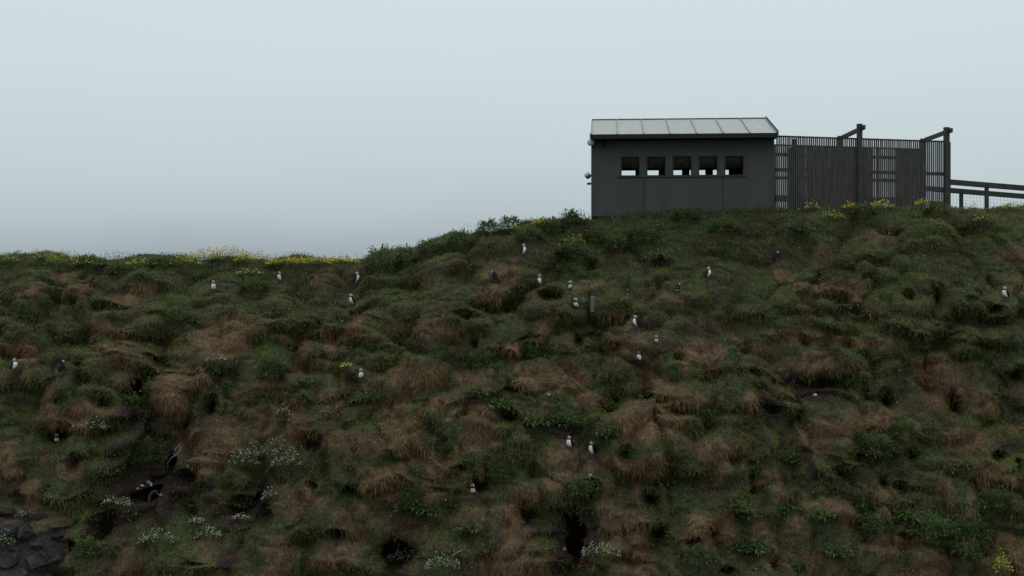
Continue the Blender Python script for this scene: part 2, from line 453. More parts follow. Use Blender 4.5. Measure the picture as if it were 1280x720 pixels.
def tinted(name, rough=.8, transl=.25, spec=.2, noise=0, bump=0):
    m, nt, bs = mat(name)
    at = N(nt, 'ShaderNodeAttribute'); at.attribute_name = 'tint'
    src = at.outputs['Color']
    if noise:
        tc = N(nt, 'ShaderNodeTexCoord'); no = N(nt, 'ShaderNodeTexNoise'); no.inputs['Scale'].default_value = noise; no.inputs['Detail'].default_value = 8
        nt.links.new(tc.outputs['Object'], no.inputs['Vector'])
        mr = N(nt, 'ShaderNodeMapRange'); mr.inputs[1].default_value = .3; mr.inputs[2].default_value = .7; mr.inputs[3].default_value = .55; mr.inputs[4].default_value = 1.45
        nt.links.new(no.outputs[0], mr.inputs[0])
        mx = N(nt, 'ShaderNodeVectorMath', operation='SCALE')
        nt.links.new(src, mx.inputs[0]); nt.links.new(mr.outputs[0], mx.inputs['Scale']); src = mx.outputs[0]
        if bump:
            b = N(nt, 'ShaderNodeBump'); b.inputs['Strength'].default_value = bump; b.inputs['Distance'].default_value = .03
            nt.links.new(no.outputs[0], b.inputs['Height']); nt.links.new(b.outputs[0], bs.inputs['Normal'])
    nt.links.new(src, bs.inputs['Base Color'])
    bs.inputs['Roughness'].default_value = rough; bs.inputs['Specular IOR Level'].default_value = spec
    if transl:
        tr = N(nt, 'ShaderNodeBsdfTranslucent'); nt.links.new(src, tr.inputs[0])
        mx2 = N(nt, 'ShaderNodeMixShader'); mx2.inputs[0].default_value = transl
        nt.links.new(bs.outputs[0], mx2.inputs[1]); nt.links.new(tr.outputs[0], mx2.inputs[2])
        nt.links.new(mx2.outputs[0], nt.nodes['Material Output'].inputs['Surface'])
    return m


M_ground = tinted('turf_soil', .95, 0, .1, noise=14, bump=.8)
M_grass = tinted('grass_blades', .75, .25, .12)
M_leaf = tinted('leaf', .55, .38, .2)
M_wall = simple('charcoal_boards', (.064, .065, .060), .65, vary=.10, scale=3.5, streak=(1.6, 1.6, .22))
M_trim = simple('dark_trim', (.016, .018, .018), .6, vary=.1)
M_joint = simple('joint_trim', (.040, .042, .041), .6, vary=.1)  # own dark colour of the frames, sill and cover strips
M_inside = simple('dark_plywood', (.13, .112, .092), .8, vary=.2, scale=3)
M_roof = simple('zinc_sheet', (.27, .295, .285), .5, metal=0, vary=.06, scale=2.2, streak=(2.5, .5, .5))
M_seam = simple('zinc_seam', (.19, .20, .20), .45, metal=.25, vary=.05)
M_slat = simple('weathered_slat', (.068, .067, .060), .85, vary=.45, scale=5, streak=(8, 8, .6))
M_post = simple('weathered_post', (.048, .049, .046), .8, vary=.25, scale=5, streak=(6, 6, .7))
M_wire = simple('galvanised_wire', (.22, .23, .24), .5, metal=.4, vary=.1)
M_white = simple('white_plastic', (.62, .63, .62), .4, vary=.05)
M_purple = simple('grey_housing', (.06, .055, .075), .4, vary=.1)
M_rock = simple('dark_basalt', (.030, .028, .025), .95, vary=.65, scale=7, bump=1.0)
M_palerock = simple('lichened_stone', (.22, .215, .20), .9, vary=.35, scale=14, bump=.6)
M_drift = simple('bleached_wood', (.22, .205, .195), .8, vary=.3, scale=20, bump=.4)
M_stake = simple('grey_stake', (.14, .132, .12), .85, vary=.25, scale=12, streak=(6, 6, .6))
M_darkstake = simple('dark_stake', (.03, .028, .026), .85, vary=.25, scale=12)
M_black = simple('black_feathers', (.010, .010, .011), .95, vary=.2, scale=40)
M_bwhite = simple('white_feathers', (.80, .79, .76), .8, vary=.05, scale=40)
M_face = simple('grey_face_feathers', (.45, .45, .45), .8, vary=.05, scale=40)
M_orange = simple('orange_skin', (.24, .055, .025), .5, vary=.1, scale=40)
M_beakb = simple('slate_beak', (.10, .12, .15), .5, vary=.1, scale=40)
M_sea = simple('sea_water', (.045, .065, .075), .18, vary=.1, scale=.05, bump=.3)

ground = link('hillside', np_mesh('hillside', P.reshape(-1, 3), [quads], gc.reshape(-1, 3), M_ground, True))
tag(ground, kind='structure')
sea = MB(); sea.add([(-9000, -9000, -24), (9000, -9000, -24), (9000, 9000, -24), (-9000, 9000, -24)], [(0, 1, 2, 3)])
tag(sea.build('sea', M_sea), kind='structure')

bpy.context.view_layer.update()
dg = bpy.context.evaluated_depsgraph_get()


def at(px, py, lift=0.0):
    """the point of the hillside on the sight line of a photo position (+ its normal)"""
    d = Vector(((px - 640) / F, 1, (HOR - py) / F)).normalized()
    for k in range(40):
        hit, loc, nor, fi = ground.ray_cast(Vector((0, 0, 0)), d)
        if hit: return loc, nor
        py += 1.0
        d = Vector(((px - 640) / F, 1, (HOR - py) / F)).normalized()
    return Vector(((px - 640) / F * 31, 31, 0)), Vector((0, -1, 0))


# ------------------------------------------------------------------ hut (bird hide)
HA = R(-4.0)
hut = empty('bird_hide', (1.992, 32.2, 1.92), HA)
tag(hut, 'low charcoal hut with grey metal roof and five open viewing slots on the hilltop', 'hut')
W, D, WH = 4.555, 3.6, 1.93
t = .06
U0 = [.766 + .645 * i for i in range(5)]; UW = .435; ZB, ZT = 1.03, 1.49


def slot_wall(y0, name):
    m = MB()
    m.box(0, W, y0, y0 + t, 0, ZB)
    m.box(0, W, y0, y0 + t, ZT, WH)
    e = [0]
    for u in U0: e += [u, u + UW]
    e.append(W)
    for k in range(0, len(e), 2): m.box(e[k], e[k + 1], y0, y0 + t, ZB, ZT)
    return m.build(name, M_wall, hut)


slot_wall(0, 'front_wall'); slot_wall(D - t, 'back_wall')
pitch = (4.66 - 3.93) / 2.35
for nm, x0 in (('end_wall', 0), ('end_wall', W - t)):
    m = MB()
    zt = WH
    x1 = x0 + t
    pts = [(t, 0), (D - t, 0), (D - t, WH), (D / 2, WH + (D / 2 - t) * pitch), (t, WH)]
    vs = [(x0, a, b) for a, b in pts] + [(x1, a, b) for a, b in pts]
    n_ = len(pts)
    fs = [tuple(range(n_)), tuple(range(2 * n_ - 1, n_ - 1, -1))] + [(i, (i + 1) % n_, (i + 1) % n_ + n_, i + n_) for i in range(n_)]
    m.add(vs, fs); m.build(nm, M_wall, hut)
m = MB(); m.box(t, W - t, t, D - t, .12, .18); m.build('floor', M_inside, hut)
m = MB(); m.box(t, W - t, t, D - t, 1.90, 1.925); m.build('ceiling', M_inside, hut)
m = MB()
for y in (.12, 1.6, 3.2): m.box(.05, W - .05, y, y + .12, -.22, -.004)
m.build('base_beam', M_trim, hut)
for u in U0:      # frames round each viewing slot, front side
    m = MB(); f = .022; y0, y1 = -.014, -.001
    m.box(u - f, u + UW + f, y0, y1, ZT, ZT + f); m.box(u - f, u + UW + f, y0, y1, ZB - f, ZB)
    m.box(u - f, u, y0, y1, ZB, ZT); m.box(u + UW, u + UW + f, y0, y1, ZB, ZT)
    m.build('window_frame', M_joint, hut)
    m = MB(); m.bar((u + UW / 2, t + .012, ZT - .012), (u + UW / 2, t + .36, ZT - .235), UW - .02, .018)
    sh = m.build('shutter', M_inside, hut)
    m = MB(); m.tube([(u + UW / 2, t + .20, ZT - .145), (u + UW / 2, t + .175, ZT - .18)], .035, 12); m.build('catch', M_joint, sh)
    # viewing shutter folded up inside with a round catch
m = MB(); m.box(.66, W - .70, -.030, -.002, ZB - .055, ZB - .027); m.build('sill', M_joint, hut)
for u in (1.30, 3.28):
    m = MB(); m.box(u, u + .03, -.012, -.001, .02, ZB - .06); m.build('cover_strip', M_joint, hut)
for (a, b) in ((0, .05), (W - .05, W)):
    m = MB(); m.box(a, b, -.016, -.001, 0, 1.86); m.build('corner_board', M_wall, hut)
m = MB(); m.box(.35, W - .4, t + .001, t + .30, .70, .735); m.build('bench_shelf', M_inside, hut)
# roof
RY0, RZ0 = -.42, 3.925 - 1.92
RYM = 1.93; RZM = 4.61 - 1.92
RX0, RX1 = -.005, 4.575
roof = MB()
for side in (0, 1):
    ya, yb = (RY0, RYM) if side == 0 else (RYM, 2 * RYM - RY0)
    za, zb = (RZ0, RZM) if side == 0 else (RZM, RZ0)
    th = .05
    roof.add([(RX0, ya, za), (RX1, ya, za), (RX1, yb, zb), (RX0, yb, zb), (RX0, ya, za - th), (RX1, ya, za - th), (RX1, yb, zb - th), (RX0, yb, zb - th)],
             [(0, 1, 2, 3), (7, 6, 5, 4), (0, 4, 5, 1), (1, 5, 6, 2), (2, 6, 7, 3), (3, 7, 4, 0)])
ro = roof.build('roof', M_roof, hut)
for k in range(8):
    x = RX0 + .012 + (RX1 - RX0 - .024) * k / 7
    m = MB()
    m.bar((x, RY0 - .01, RZ0 + .014), (x, RYM, RZM + .014), .022, .028)
    m.bar((x, RYM, RZM + .014), (x, 2 * RYM - RY0, RZ0 + .014), .022, .028)
    m.build('standing_seam', M_seam, ro)
m = MB(); m.bar((RX0, RYM, RZM + .012), (RX1, RYM, RZM + .012), .12, .010); m.build('ridge_cap', M_roof, ro)
m = MB(); m.box(RX0 - .02, RX1 + .02, RY0 - .035, RY0 - .003, RZ0 - .105, RZ0 + .006); m.build('fascia', M_trim, hut)
m = MB(); m.box(RX0, RX1, RY0, -.018, RZ0 - .104, RZ0 - .085); m.build('soffit', M_trim, hut)
for x in (RX0 - .028, RX1 + .006):
    m = MB()
    m.bar((x + .01, RY0 - .02, RZ0 + .0), (x + .01, RYM, RZM + .0), .02, .12)
    m.build('barge_board', M_white if x < 0 else M_trim, hut)
m = MB(); m.tube([(.33, -.12, 1.87), (.33, -.12, 1.80), (.33, -.16, 1.76)], [.02, .035, .03], 10); m.build('eave_bracket', M_trim, hut)  # small dark bracket under the eave, gives no light

# globe lamp and speaker cluster on the hut's end wall
HM = Matrix.Translation((1.992, 32.2, 1.92)) @ Matrix.Rotation(HA, 4, 'Z')


def ball(c, r, n=14, sc=(1, 1, 1)):
    bm = bmesh.new(); bmesh.ops.create_uvsphere(bm, u_segments=n * 2, v_segments=n, radius=r)
    vs = [(v.co.x * sc[0] + c[0], v.co.y * sc[1] + c[1], v.co.z * sc[2] + c[2]) for v in bm.verts]
    fs = [tuple(v.index for v in f.verts) for f in bm.faces]; bm.free()
    return vs, fs


gl = empty('globe_lamp', HM @ Vector((0, .05, 1.87)), HA)
tag(gl, 'round white globe lamp at the top left corner of the hut under the eave', 'lamp')
m = MB(); m.add(*ball((-.010, -.19, -.015), .092)); m.build('globe', M_white, gl, True)
m = MB(); m.tube([(-.001, .04, .0), (-.022, -.05, .0), (-.015, -.12, -.01)], .018, 10); m.build('bracket', M_trim, gl)
cam_ = empty('security_camera', HM @ Vector((0, .3, 1.05)), HA)
tag(cam_, 'white domed camera with dark underside sticking out of the left wall of the hut', 'camera')
m = MB(); m.add(*ball((-.10, -.02, .02), .078, sc=(1, 1, .9))); m.build('dome', M_white, cam_, True)
m = MB(); m.add(*ball((-.085, -.05, -.035), .062, sc=(1, 1, .75))); m.build('lens_housing', M_purple, cam_, True)
m = MB(); m.tube([(-.001, .0, .0), (-.06, -.01, .01)], .03, 10); m.build('bracket', M_trim, cam_)
fl = empty('wall_spotlight', HM @ Vector((0, .3, .85)), HA)
tag(fl, 'small dark oval fitting on the left wall of the hut, below the white dome', 'lamp')
m = MB(); m.add(*ball((-.06, -.02, 0), .055, sc=(1, 1, .6))); m.build('head', M_purple, fl, True)
m = MB(); m.tube([(-.001, .0, .0), (-.03, -.01, .0)], .02, 10); m.build('bracket', M_trim, fl)

# ------------------------------------------------------------------ slatted screen fences
FA = Vector((6.585, 31.93, 0)); FB = Vector((11.285, 33.1, 0))
fdir = (FB - FA).normalized(); flen = (FB - FA).length; fang = math.atan2(fdir.y, fdir.x)


def screen(name, origin, length, zb0, zt, label, t_slats, posts, rails, x_start=.01, sw=.037):
    o = empty(name, (origin.x, origin.y, 0), fang)
    tag(o, label, 'fence')
    m = MB(); x = x_start; k = 0
    while x < length - .04:
        j = random.uniform(-.003, .003); zb = zb0(x) + random.uniform(-.02, .02)
        wd = sw + random.uniform(-.002, .002)
        m.box(x + j, x + j + wd, -.018, 0, zb, zt - .03 + random.uniform(-.006, .003)); x += t_slats; k += 1
    m.build('slats', M_slat, o)
    for z in rails:
        m = MB(); m.box(0, length, .002, .045, z, z + .085); m.build('rail', M_post, o)
    m = MB(); m.box(-.0, length, -.045, .05, zt - .028, zt); m.build('cap_rail', M_post, o)
    for (u, w, z1) in posts:
        m = MB(); m.box(u - w / 2, u + w / 2, .048 if z1 < 4 else -.13, .048 + w if z1 < 4 else -.022, 1.55, z1)
        m.build('post', M_post, o, bevel=.006)
    return o


u1 = (8.784 - FA.x) / fdir.x; u2 = (11.19 - FA.x) / fdir.x
fence = screen('slat_fence', FA, flen, lambda x: 1.98, 3.925, 'front screen of grey slats joined to the right end of the hut, two tall posts',
               .0585, [(u1, .115, 4.28), (u2, .125, 4.27), (.55, .10, 3.86)], [2.28, 3.03])
m = MB(); m.box(flen - .02, flen + .06, -.02, .12, 1.6, 3.90); m.build('end_board', M_post, fence)
back0 = FA + Vector((-.1, 1.78, 0))


def along(org, th):      # distance along a screen at which a bearing from the cliff opposite crosses it
    k = th
    return (k * org.y - org.x) / (fdir.x - k * fdir.y)


ph = ((along(FA, .2095) - .01) / .0585) % 1
xs0 = (along(back0, .2095) - ph * .0607) % .0607
fence2 = screen('slat_fence', back0, along(back0, .3215), lambda x: 2.22, 3.925, 'rear screen of upright grey slats seen through the front screen',
                .0607, [(1.0, .10, 3.86), (3.3, .10, 3.86)], [2.5, 3.0, 3.62], xs0, .0455)
for u in (u1, u2):
    a = FA + fdir * u + Vector((0, -.085, 0))
    g = empty('cross_beam', (a.x, a.y, 4.1))
    tag(g, 'sloping-looking timber beam bridging the passage at the %s pair of tall posts' % ('middle' if u < 3 else 'right-hand end'), 'beam', 'cross beams over the slatted passage')
    m = MB(); m.box(.068, .125, -.16, 1.98, .02, .13); m.build('beam', M_post, g)
    m = MB(); m.box(-.06, .064, 1.82, 1.94, -2.4, .10); m.build('rear_post', M_post, g, bevel=.006)


def railing(name, a, label, posts, mesh_):
    o = empty(name, a); tag(o, label, 'railing', 'railings of the walkway')
    e = Vector((6.2, .95, -.40))
    L = e.length
    m = MB(); m.bar((0, 0, 0), e, .14, .13); m.build('top_rail', M_post, o)
    for q in posts:
        p = e * q; m = MB(); m.box(p.x - .045, p.x + .045, p.y - .04, p.y + .04, -1.25, p.z - .061); m.build('post', M_post, o)
    if mesh_:
        m = MB()
        for i in range(int(L / .10)):
            p = e * (i * .10 / L); m.tube([(p.x, p.y, -1.0), (p.x, p.y, p.z - .05)], .0022, 4, caps=False)
        for k in range(9):
            m.tube([(0, 0, -.15 - .09 * k), (e.x, e.y, e.z - .15 - .09 * k)], .0022, 4, caps=False)
        m.build('wire_mesh', M_wire, o)
    return o


railing('railing', (11.31, 33.14, 2.87), 'nearer dark timber handrail running right from the end of the slatted screen', [.168, .55, .9], 0)
railing('railing', (11.30, 34.95, 2.85), 'farther timber handrail with wire mesh under it, across the walkway', [.165, .50, .88], 1)

# ------------------------------------------------------------------ puffins
def loft(spec, n=18):
    vs = []; fs = []; ms = []
    k = len(spec)
    for i, (x, z, ry, rn) in enumerate(spec):
        a = spec[max(i - 1, 0)]; b = spec[min(i + 1, k - 1)]
        tx, tz = b[0] - a[0], b[1] - a[1]; l = math.hypot(tx, tz); tx /= l; tz /= l
        nx_, nz_ = tz, -tx           # forward / belly side normal
        for j in range(n):
            an = 2 * math.pi * j / n
            vs.append((x + nx_ * math.cos(an) * rn, math.sin(an) * ry, z + nz_ * math.cos(an) * rn))
    for i in range(k - 1):
        for j in range(n):
            j2 = (j + 1) % n
            fs.append((i * n + j, i * n + j2, (i + 1) * n + j2, (i + 1) * n + j)); ms.append((i, j))
    fs.append(tuple(range(n - 1, -1, -1))); ms.append((0, n // 2))
    fs.append(tuple((k - 1) * n + j for j in range(n))); ms.append((k - 1, n // 2))
    return vs, fs, ms


def puffin_proto(pose):
    root = empty('puffin', (0, -50, 0))
    up = [(-.098, .040, .010, .004), (-.085, .052, .022, .010), (-.065, .068, .036, .024), (-.040, .090, .050, .042), (-.016, .118, .060, .056), (.002, .148, .061, .058),
          (.012, .176, .054, .050), (.014, .197, .042, .039), (.014, .212, .034, .033), (.018, .226, .036, .037), (.024, .242, .038, .041), (.028, .258, .033, .036), (.028, .270, .020, .022), (.028, .275, .006, .006)]
    if pose == 'crouched':      # body horizontal, head up, feet tucked
        up = [(-.145, .060, .010, .004), (-.125, .062, .022, .012), (-.095, .066, .040, .030), (-.055, .070, .054, .048), (-.010, .074, .062, .056), (.032, .084, .060, .056),
              (.060, .104, .050, .048), (.070, .126, .040, .040), (.074, .142, .034, .034), (.078, .156, .036, .038), (.084, .172, .038, .041), (.088, .188, .033, .036), (.088, .200, .020, .022), (.088, .205, .006, .006)]
    vs, fs, ms = loft(up)
    m = MB()
    m.v = vs; m.f = fs
    n = 18
    for (i, j) in ms:
        ang = abs(((j + .5) / n * 360 + 180) % 360 - 180)    # 0 = belly side, 180 = back
        if i <= 6: mi = 1 if ang < (66 if i > 1 else 50) else 0
        elif i in (7, 8): mi = 0
        elif i in (9, 10): mi = 2 if ang < 135 else 0
        elif i == 11: mi = 2 if ang < 60 else 0
        else: mi = 0
        m.m.append(mi)
    body = m.build('body', [M_black, M_bwhite, M_face], root, True)
    hx, hz = up[10][0], up[10][1]
    b = MB()
    for (x0, x1, h0, h1, w0, w1, mi) in ((.032, .050, .024, .022, .010, .008, 1), (.050, .078, .022, .004, .008, .002, 0)):
        b.add([(hx + x0, -w0, hz - h0), (hx + x0, w0, hz - h0), (hx + x0, w0, hz + h0), (hx + x0, -w0, hz + h0),
               (hx + x1, -w1, hz - h1 - .006), (hx + x1, w1, hz - h1 - .006), (hx + x1, w1, hz + h1 - .006), (hx + x1, -w1, hz + h1 - .006)],
              [(0, 1, 2, 3), (7, 6, 5, 4), (0, 4, 5, 1), (1, 5, 6, 2), (2, 6, 7, 3), (3, 7, 4, 0)], mi)
    b.build('beak', [M_orange, M_beakb], root)
    for s in (-1, 1):
        e = MB(); e.add(*ball((hx + .014, s * .033, hz + .008), .0055, 6)); e.build('eye', M_black, root, True)
        w = MB()       # folded wing lying along the flank
        bi = up[5]; ti = up[1]
        sp = [(up[6][0] - .012, up[6][1] + .004), (up[5][0] - .014, up[5][1]), (up[4][0] - .016, up[4][1]), (up[3][0] - .018, up[3][1] + .002), (up[2][0] - .02, up[2][1] + .004), (up[0][0] - .018, up[0][1] + .012)]
        ry = [up[6][2], up[5][2], up[4][2], up[3][2], up[2][2], .006]
        wd = [.020, .032, .034, .030, .022, .005]
        V = []
        for (x, z), r_, q in zip(sp, ry, wd):
            V += [(x - q * .8, s * (r_ * .72), z + q * .35), (x, s * (r_ + .007), z), (x + q, s * (r_ + .001), z - q * .25), (x, s * (r_ * .7), z)]
        FF = []
        for i in range(len(sp) - 1):
            for k in range(4):
                FF.append((i * 4 + k, i * 4 + (k + 1) % 4, i * 4 + 4 + (k + 1) % 4, i * 4 + 4 + k))
        FF.append((0, 1, 2, 3)); FF.append((23, 22, 21, 20))
        w.add(V, FF); w.build('wing', M_black, root, True)
        if pose != 'crouched':
            l = MB()
            l.tube([(-.022, s * .024, .075), (-.015, s * .025, .040), (-.012, s * .026, .008)], [.012, .007, .006], 8)
            for k in (-.5, 0, .5):
                l.tube([(-.012, s * .026, .006), (.030 * math.cos(k) - .008, s * .026 + .034 * math.sin(k), .003)], [.005, .003], 5)
            fx = [(-.012, s * .026, .004), (.018, s * .026 - .017, .003), (.024, s * .026, .003), (.018, s * .026 + .017, .003)]
            l.add(fx + [(a, b_, c - .002) for a, b_, c in fx], [(0, 1, 2, 3), (7, 6, 5, 4), (0, 4, 5, 1), (1, 5, 6, 2), (2, 6, 7, 3), (3, 7, 4, 0)])
            l.build('leg', M_orange, root)
    return root


protos = {'up': puffin_proto('up'), 'crouched': puffin_proto('crouched')}
used = set()


def copy_tree(o):
    r = o.copy(); COL.objects.link(r)
    for c in o.children:
        d = c.copy(); COL.objects.link(d); d.parent = r
    return r


KEEP = []
for (px, py, pose, hd, sc, lean, lab) in PUF:
    best = None
    for k in (0, -1, 1, -2, 2, -3, 3, -4, 4, 5, -5, 6, -6, 7, -7, 8, -8):      # a spot whose bird is not hidden behind a hummock
        l_, n_ = at(px, py + k)
        tgt = l_ + Vector((0, -.05, .12)); top_ = l_ + Vector((0, -.05, .24))
        free = 0
        for q in (tgt, top_, l_ + Vector((0, -.05, .05))):
            hit, hp, hn, fi = ground.ray_cast(Vector((0, 0, 0)), q.normalized())
            free += (not hit) or hp.length > q.length - .02
        sc_ = free * 4 - abs(k)
        if best is None or sc_ > best[0]: best = (sc_, l_, n_)
    loc, nor = best[1], best[2]
    if pose in used: o = copy_tree(protos[pose])
    else: o = protos[pose]; used.add(pose)
    h = R(hd)
    o.location = loc + Vector((0, -.03, -.018))
    o.rotation_euler = (0, R(-lean) if pose == 'up' else 0, h)
    o.scale = (sc,) * 3
    tag(o, lab, 'puffin', 'puffins standing on the hillside')
    KEEP.append((loc.x, loc.y, loc.z, .16))

# ------------------------------------------------------------------ stakes, driftwood, stones
loc, _ = at(741, 383)
m = MB(); m.tube([(0, .02, -.12), (0, .0, .06), (-.012, -.01, .20), (-.016, -.01, .235)], [.055, .052, .05, .036], 7)
o = m.build('stake', M_stake); o.location = loc
tag(o, 'short thick pale grey wooden stake on the upper slope left below the hut', 'stake'); KEEP.append((*loc, .14))
loc, _ = at(463, 387)
m = MB(); m.bar((0, 0, -.2), (.008, 0, .21), .03, .03)
o = m.build('stake', M_darkstake); o.location = loc
tag(o, 'thin dark stake right of the upright puffin below the skyline bush', 'stake'); KEEP.append((*loc, .1))

loc, _ = at(190, 625)
m = MB(); m.tube([(-.02, -.05, -.12), (-.04, -.08, .02), (-.02, -.09, .12), (.04, -.09, .19), (.12, -.08, .22), (.18, -.06, .20)], [.02, .035, .032, .036, .022, .01], 8)
m.tube([(.10, -.08, .2), (.20, -.1, .12), (.22, -.1, .06)], [.02, .018, .008], 7)
o = m.build('driftwood', M_drift, smooth=True); o.location = loc; KEEP.append((*loc, .3))
tag(o, 'bent bleached branch hanging in the dark hollow at the lower left', 'driftwood')
loc, _ = at(222, 578)
m = MB(); m.tube([(-.2, -.04, -.2), (-.19, -.08, .0), (-.10, -.10, .12), (.02, -.1, .18), (.08, -.06, .30), (.06, -.02, .42)], [.006, .010, .012, .014, .009, .004], 7)
m.tube([(.02, -.1, .18), (-.02, -.1, .30), (.06, -.08, .40)], [.009, .007, .003], 6)
o = m.build('driftwood', M_drift, smooth=True); o.location = loc; KEEP.append((*loc, .2))
tag(o, 'thin forked pale root poking out above the bent branch at the lower left', 'driftwood')
loc, _ = at(572, 690)
m = MB(); m.tube([(-.14, -.1, -.1), (-.04, -.12, .0), (.04, -.12, .04), (.1, -.12, .06)], [.008, .012, .012, .005], 6)
m.tube([(-.04, -.12, .0), (-.06, -.14, .09)], [.008, .004], 6)
o = m.build('twig', M_drift, smooth=True); o.location = loc
tag(o, 'short pale twig on the brown bank at the bottom, right of the grassy burrow', 'twig')


def rock(name, loc, size, mat_, label, group, cat='rock', seed=0, embed=.25):
    r = random.Random(seed)
    bm = bmesh.new()
    for k in range(13):
        v = Vector((r.gauss(0, 1), r.gauss(0, 1), r.gauss(0, 1))).normalized() * r.uniform(.75, 1.15)
        bm.verts.new((v.x * size[0], v.y * size[1], v.z * size[2]))
    bmesh.ops.convex_hull(bm, input=bm.verts)
    bmesh.ops.delete(bm, geom=[v for v in bm.verts if not v.link_faces], context='VERTS')
    bmesh.ops.bevel(bm, geom=list(bm.edges), offset=min(size) * .04, segments=1, affect='EDGES')
    bmesh.ops.triangulate(bm, faces=bm.faces)
    bmesh.ops.subdivide_edges(bm, edges=list(bm.edges), cuts=2 if size[0] > .1 else 1)
    for v in bm.verts:
        p = np.array([v.co.x, v.co.y, v.co.z]) / min(size)
        q = float(fbm(np.array([p[0] * 1.1 + seed]), np.array([p[2] * 1.6 + p[1]]), 7, 3)[0]) - .5
        st = round((p[2] * 1.7 + p[0] * .5) * 1.4) / 1.4 - (p[2] * 1.7 + p[0] * .5)
        v.co += v.co.normalized() * min(size) * (q * .55 + st * .10)
    me = bpy.data.meshes.new(name); bm.to_mesh(me); bm.free(); me.materials.append(mat_)
    o = bpy.data.objects.new(name, me); COL.objects.link(o); o.location = loc
    o.rotation_euler = (r.uniform(-.3, .3), r.uniform(-.3, .3), r.uniform(0, 6))
    return tag(o, label, cat, group)


ROCKS = [(36, 664, .34, .24, .17, 'broad dark slab of the outcrop at the lower left, under the rust-coloured tuft'),
         (8, 698, .30, .26, .24, 'dark boulder in the bottom left corner of the hillside'),
         (46, 700, .30, .24, .22, 'blocky dark rock at the foot of the lower left outcrop, second from the corner'),
         (76, 698, .26, .22, .24, 'upright dark rock at the right end of the lower left outcrop, at its foot'),
         (10, 664, .26, .24, .17, 'flat dark rock below the white flowers at the left edge'),
         (74, 670, .24, .20, .22, 'narrow leaning dark rock right of the rust-coloured tuft'),
         (44, 682, .19, .19, .14, 'small grey rock wedged in the middle of the lower left outcrop'),
         (24, 682, .20, .18, .16, 'angular rock wedged left of the middle of the lower left outcrop'),
         (8, 640, .26, .2, .13, 'low dark ledge rock above the white flowers at the left edge'),
         (62, 718, .30, .22, .15, 'right one of the two lowest dark rocks of the outcrop'),
         (24, 720, .30, .22, .15, 'left one of the two lowest dark rocks of the outcrop'),
         (52, 646, .20, .16, .10, 'topmost dark rock of the lower left outcrop, edged with grass')]
for i, (px, py, a, b, c, lab) in enumerate(ROCKS):
    loc, nor = at(px, py)
    rock('rock', loc - nor * min(a, c) * .15, (a, b, c), M_rock, lab, 'rocks of the lower left outcrop', seed=i + 3)
    KEEP.append((*loc, max(a, c) * .95))
STN = [(185, 604, .05, 'roundish pale stone at the top of the lower left hollow'), (190, 606, .045, 'white pebble touching the bent bleached branch'),
       (177, 607, .035, 'white pebble left of the bent bleached branch'), (172, 610, .03, 'tiny whitish pebble at the left rim of the hollow with the branch'),
       (201, 619, .035, 'small pale stone at the right tip of the bent branch'), (161, 621, .03, 'pale oval pebble left of the hollow with the branch'),
       (219, 566, .05, 'whitish stone lodged below the forked pale root'), (235, 583, .03, 'pale pebble right of the forked pale root'),
       (1019, 495, .04, 'white pebble on the reddish earth ledge at the right'), (705, 687, .035, 'pale chip lying in the large dark burrow'),
       (686, 494, .035, 'pale pebble in the hollow between brown mounds in the middle'), (738, 596, .05, 'grey stone beside the narrow cleft below the puffin pair')]
for i, (px, py, r_, lab) in enumerate(STN):
    loc, nor = at(px, py)
    rock('stone', loc + nor * .02, (r_ * 1.3, r_, r_), M_palerock if i not in (1, 2, 8) else M_white, lab, 'pale stones on the hillside', 'stone', seed=i + 40)
    KEEP.append((*loc, .08))

# ------------------------------------------------------------------ plants
def leaf_set(bases, dirs, L, Wd, droop, col, seed, nseg=3, fold=.35):
    """ribbon leaves with a centre fold: arrays in, (V, quads, tint)"""
    n = len(bases)
    up = np.array([0, 0, 1.0])
    side = np.cross(dirs, up); sl = np.linalg.norm(side, axis=1, keepdims=True); side = np.where(sl > .05, side / np.maximum(sl, 1e-6), np.array([1., 0, 0]))
    nor = np.cross(side, dirs)
    prof = {3: [.35, 1, .75, .03], 2: [.4, 1, .04]}[nseg]
    V = []
    for k in range(nseg + 1):
        u = k / nseg
        c = bases + dirs * (L * u)[:, None] - up * (droop * L * u * u)[:, None]
        w = (Wd * prof[k] / 2)[:, None]
        V += [c - side * w + nor * (w * fold), c, c + side * w + nor * (w * fold)]
    V = np.stack(V, 1).reshape(-1, 3)
    st = 3 * (nseg + 1)
    o = (np.arange(n) * st)[:, None]
    q = []
    for k in range(nseg):
        a = 3 * k
        q.append(np.concatenate([o + a, o + a + 1, o + a + 4, o + a + 3], 1)); q.append(np.concatenate([o + a + 1, o + a + 2, o + a + 5, o + a + 4], 1))
    return V, np.concatenate(q), np.repeat(col, st, 0)


def rdir(r, n, zmin, zmax):
    a = r.uniform(0, 2 * np.pi, n); z = r.uniform(zmin, zmax, n); q = np.sqrt(np.maximum(0, 1 - z * z))
    return np.stack([np.cos(a) * q, np.sin(a) * q, z], 1)


GREENS = np.array([[.070, .115, .035], [.092, .150, .045], [.055, .092, .035], [.115, .175, .048], [.085, .112, .055]])


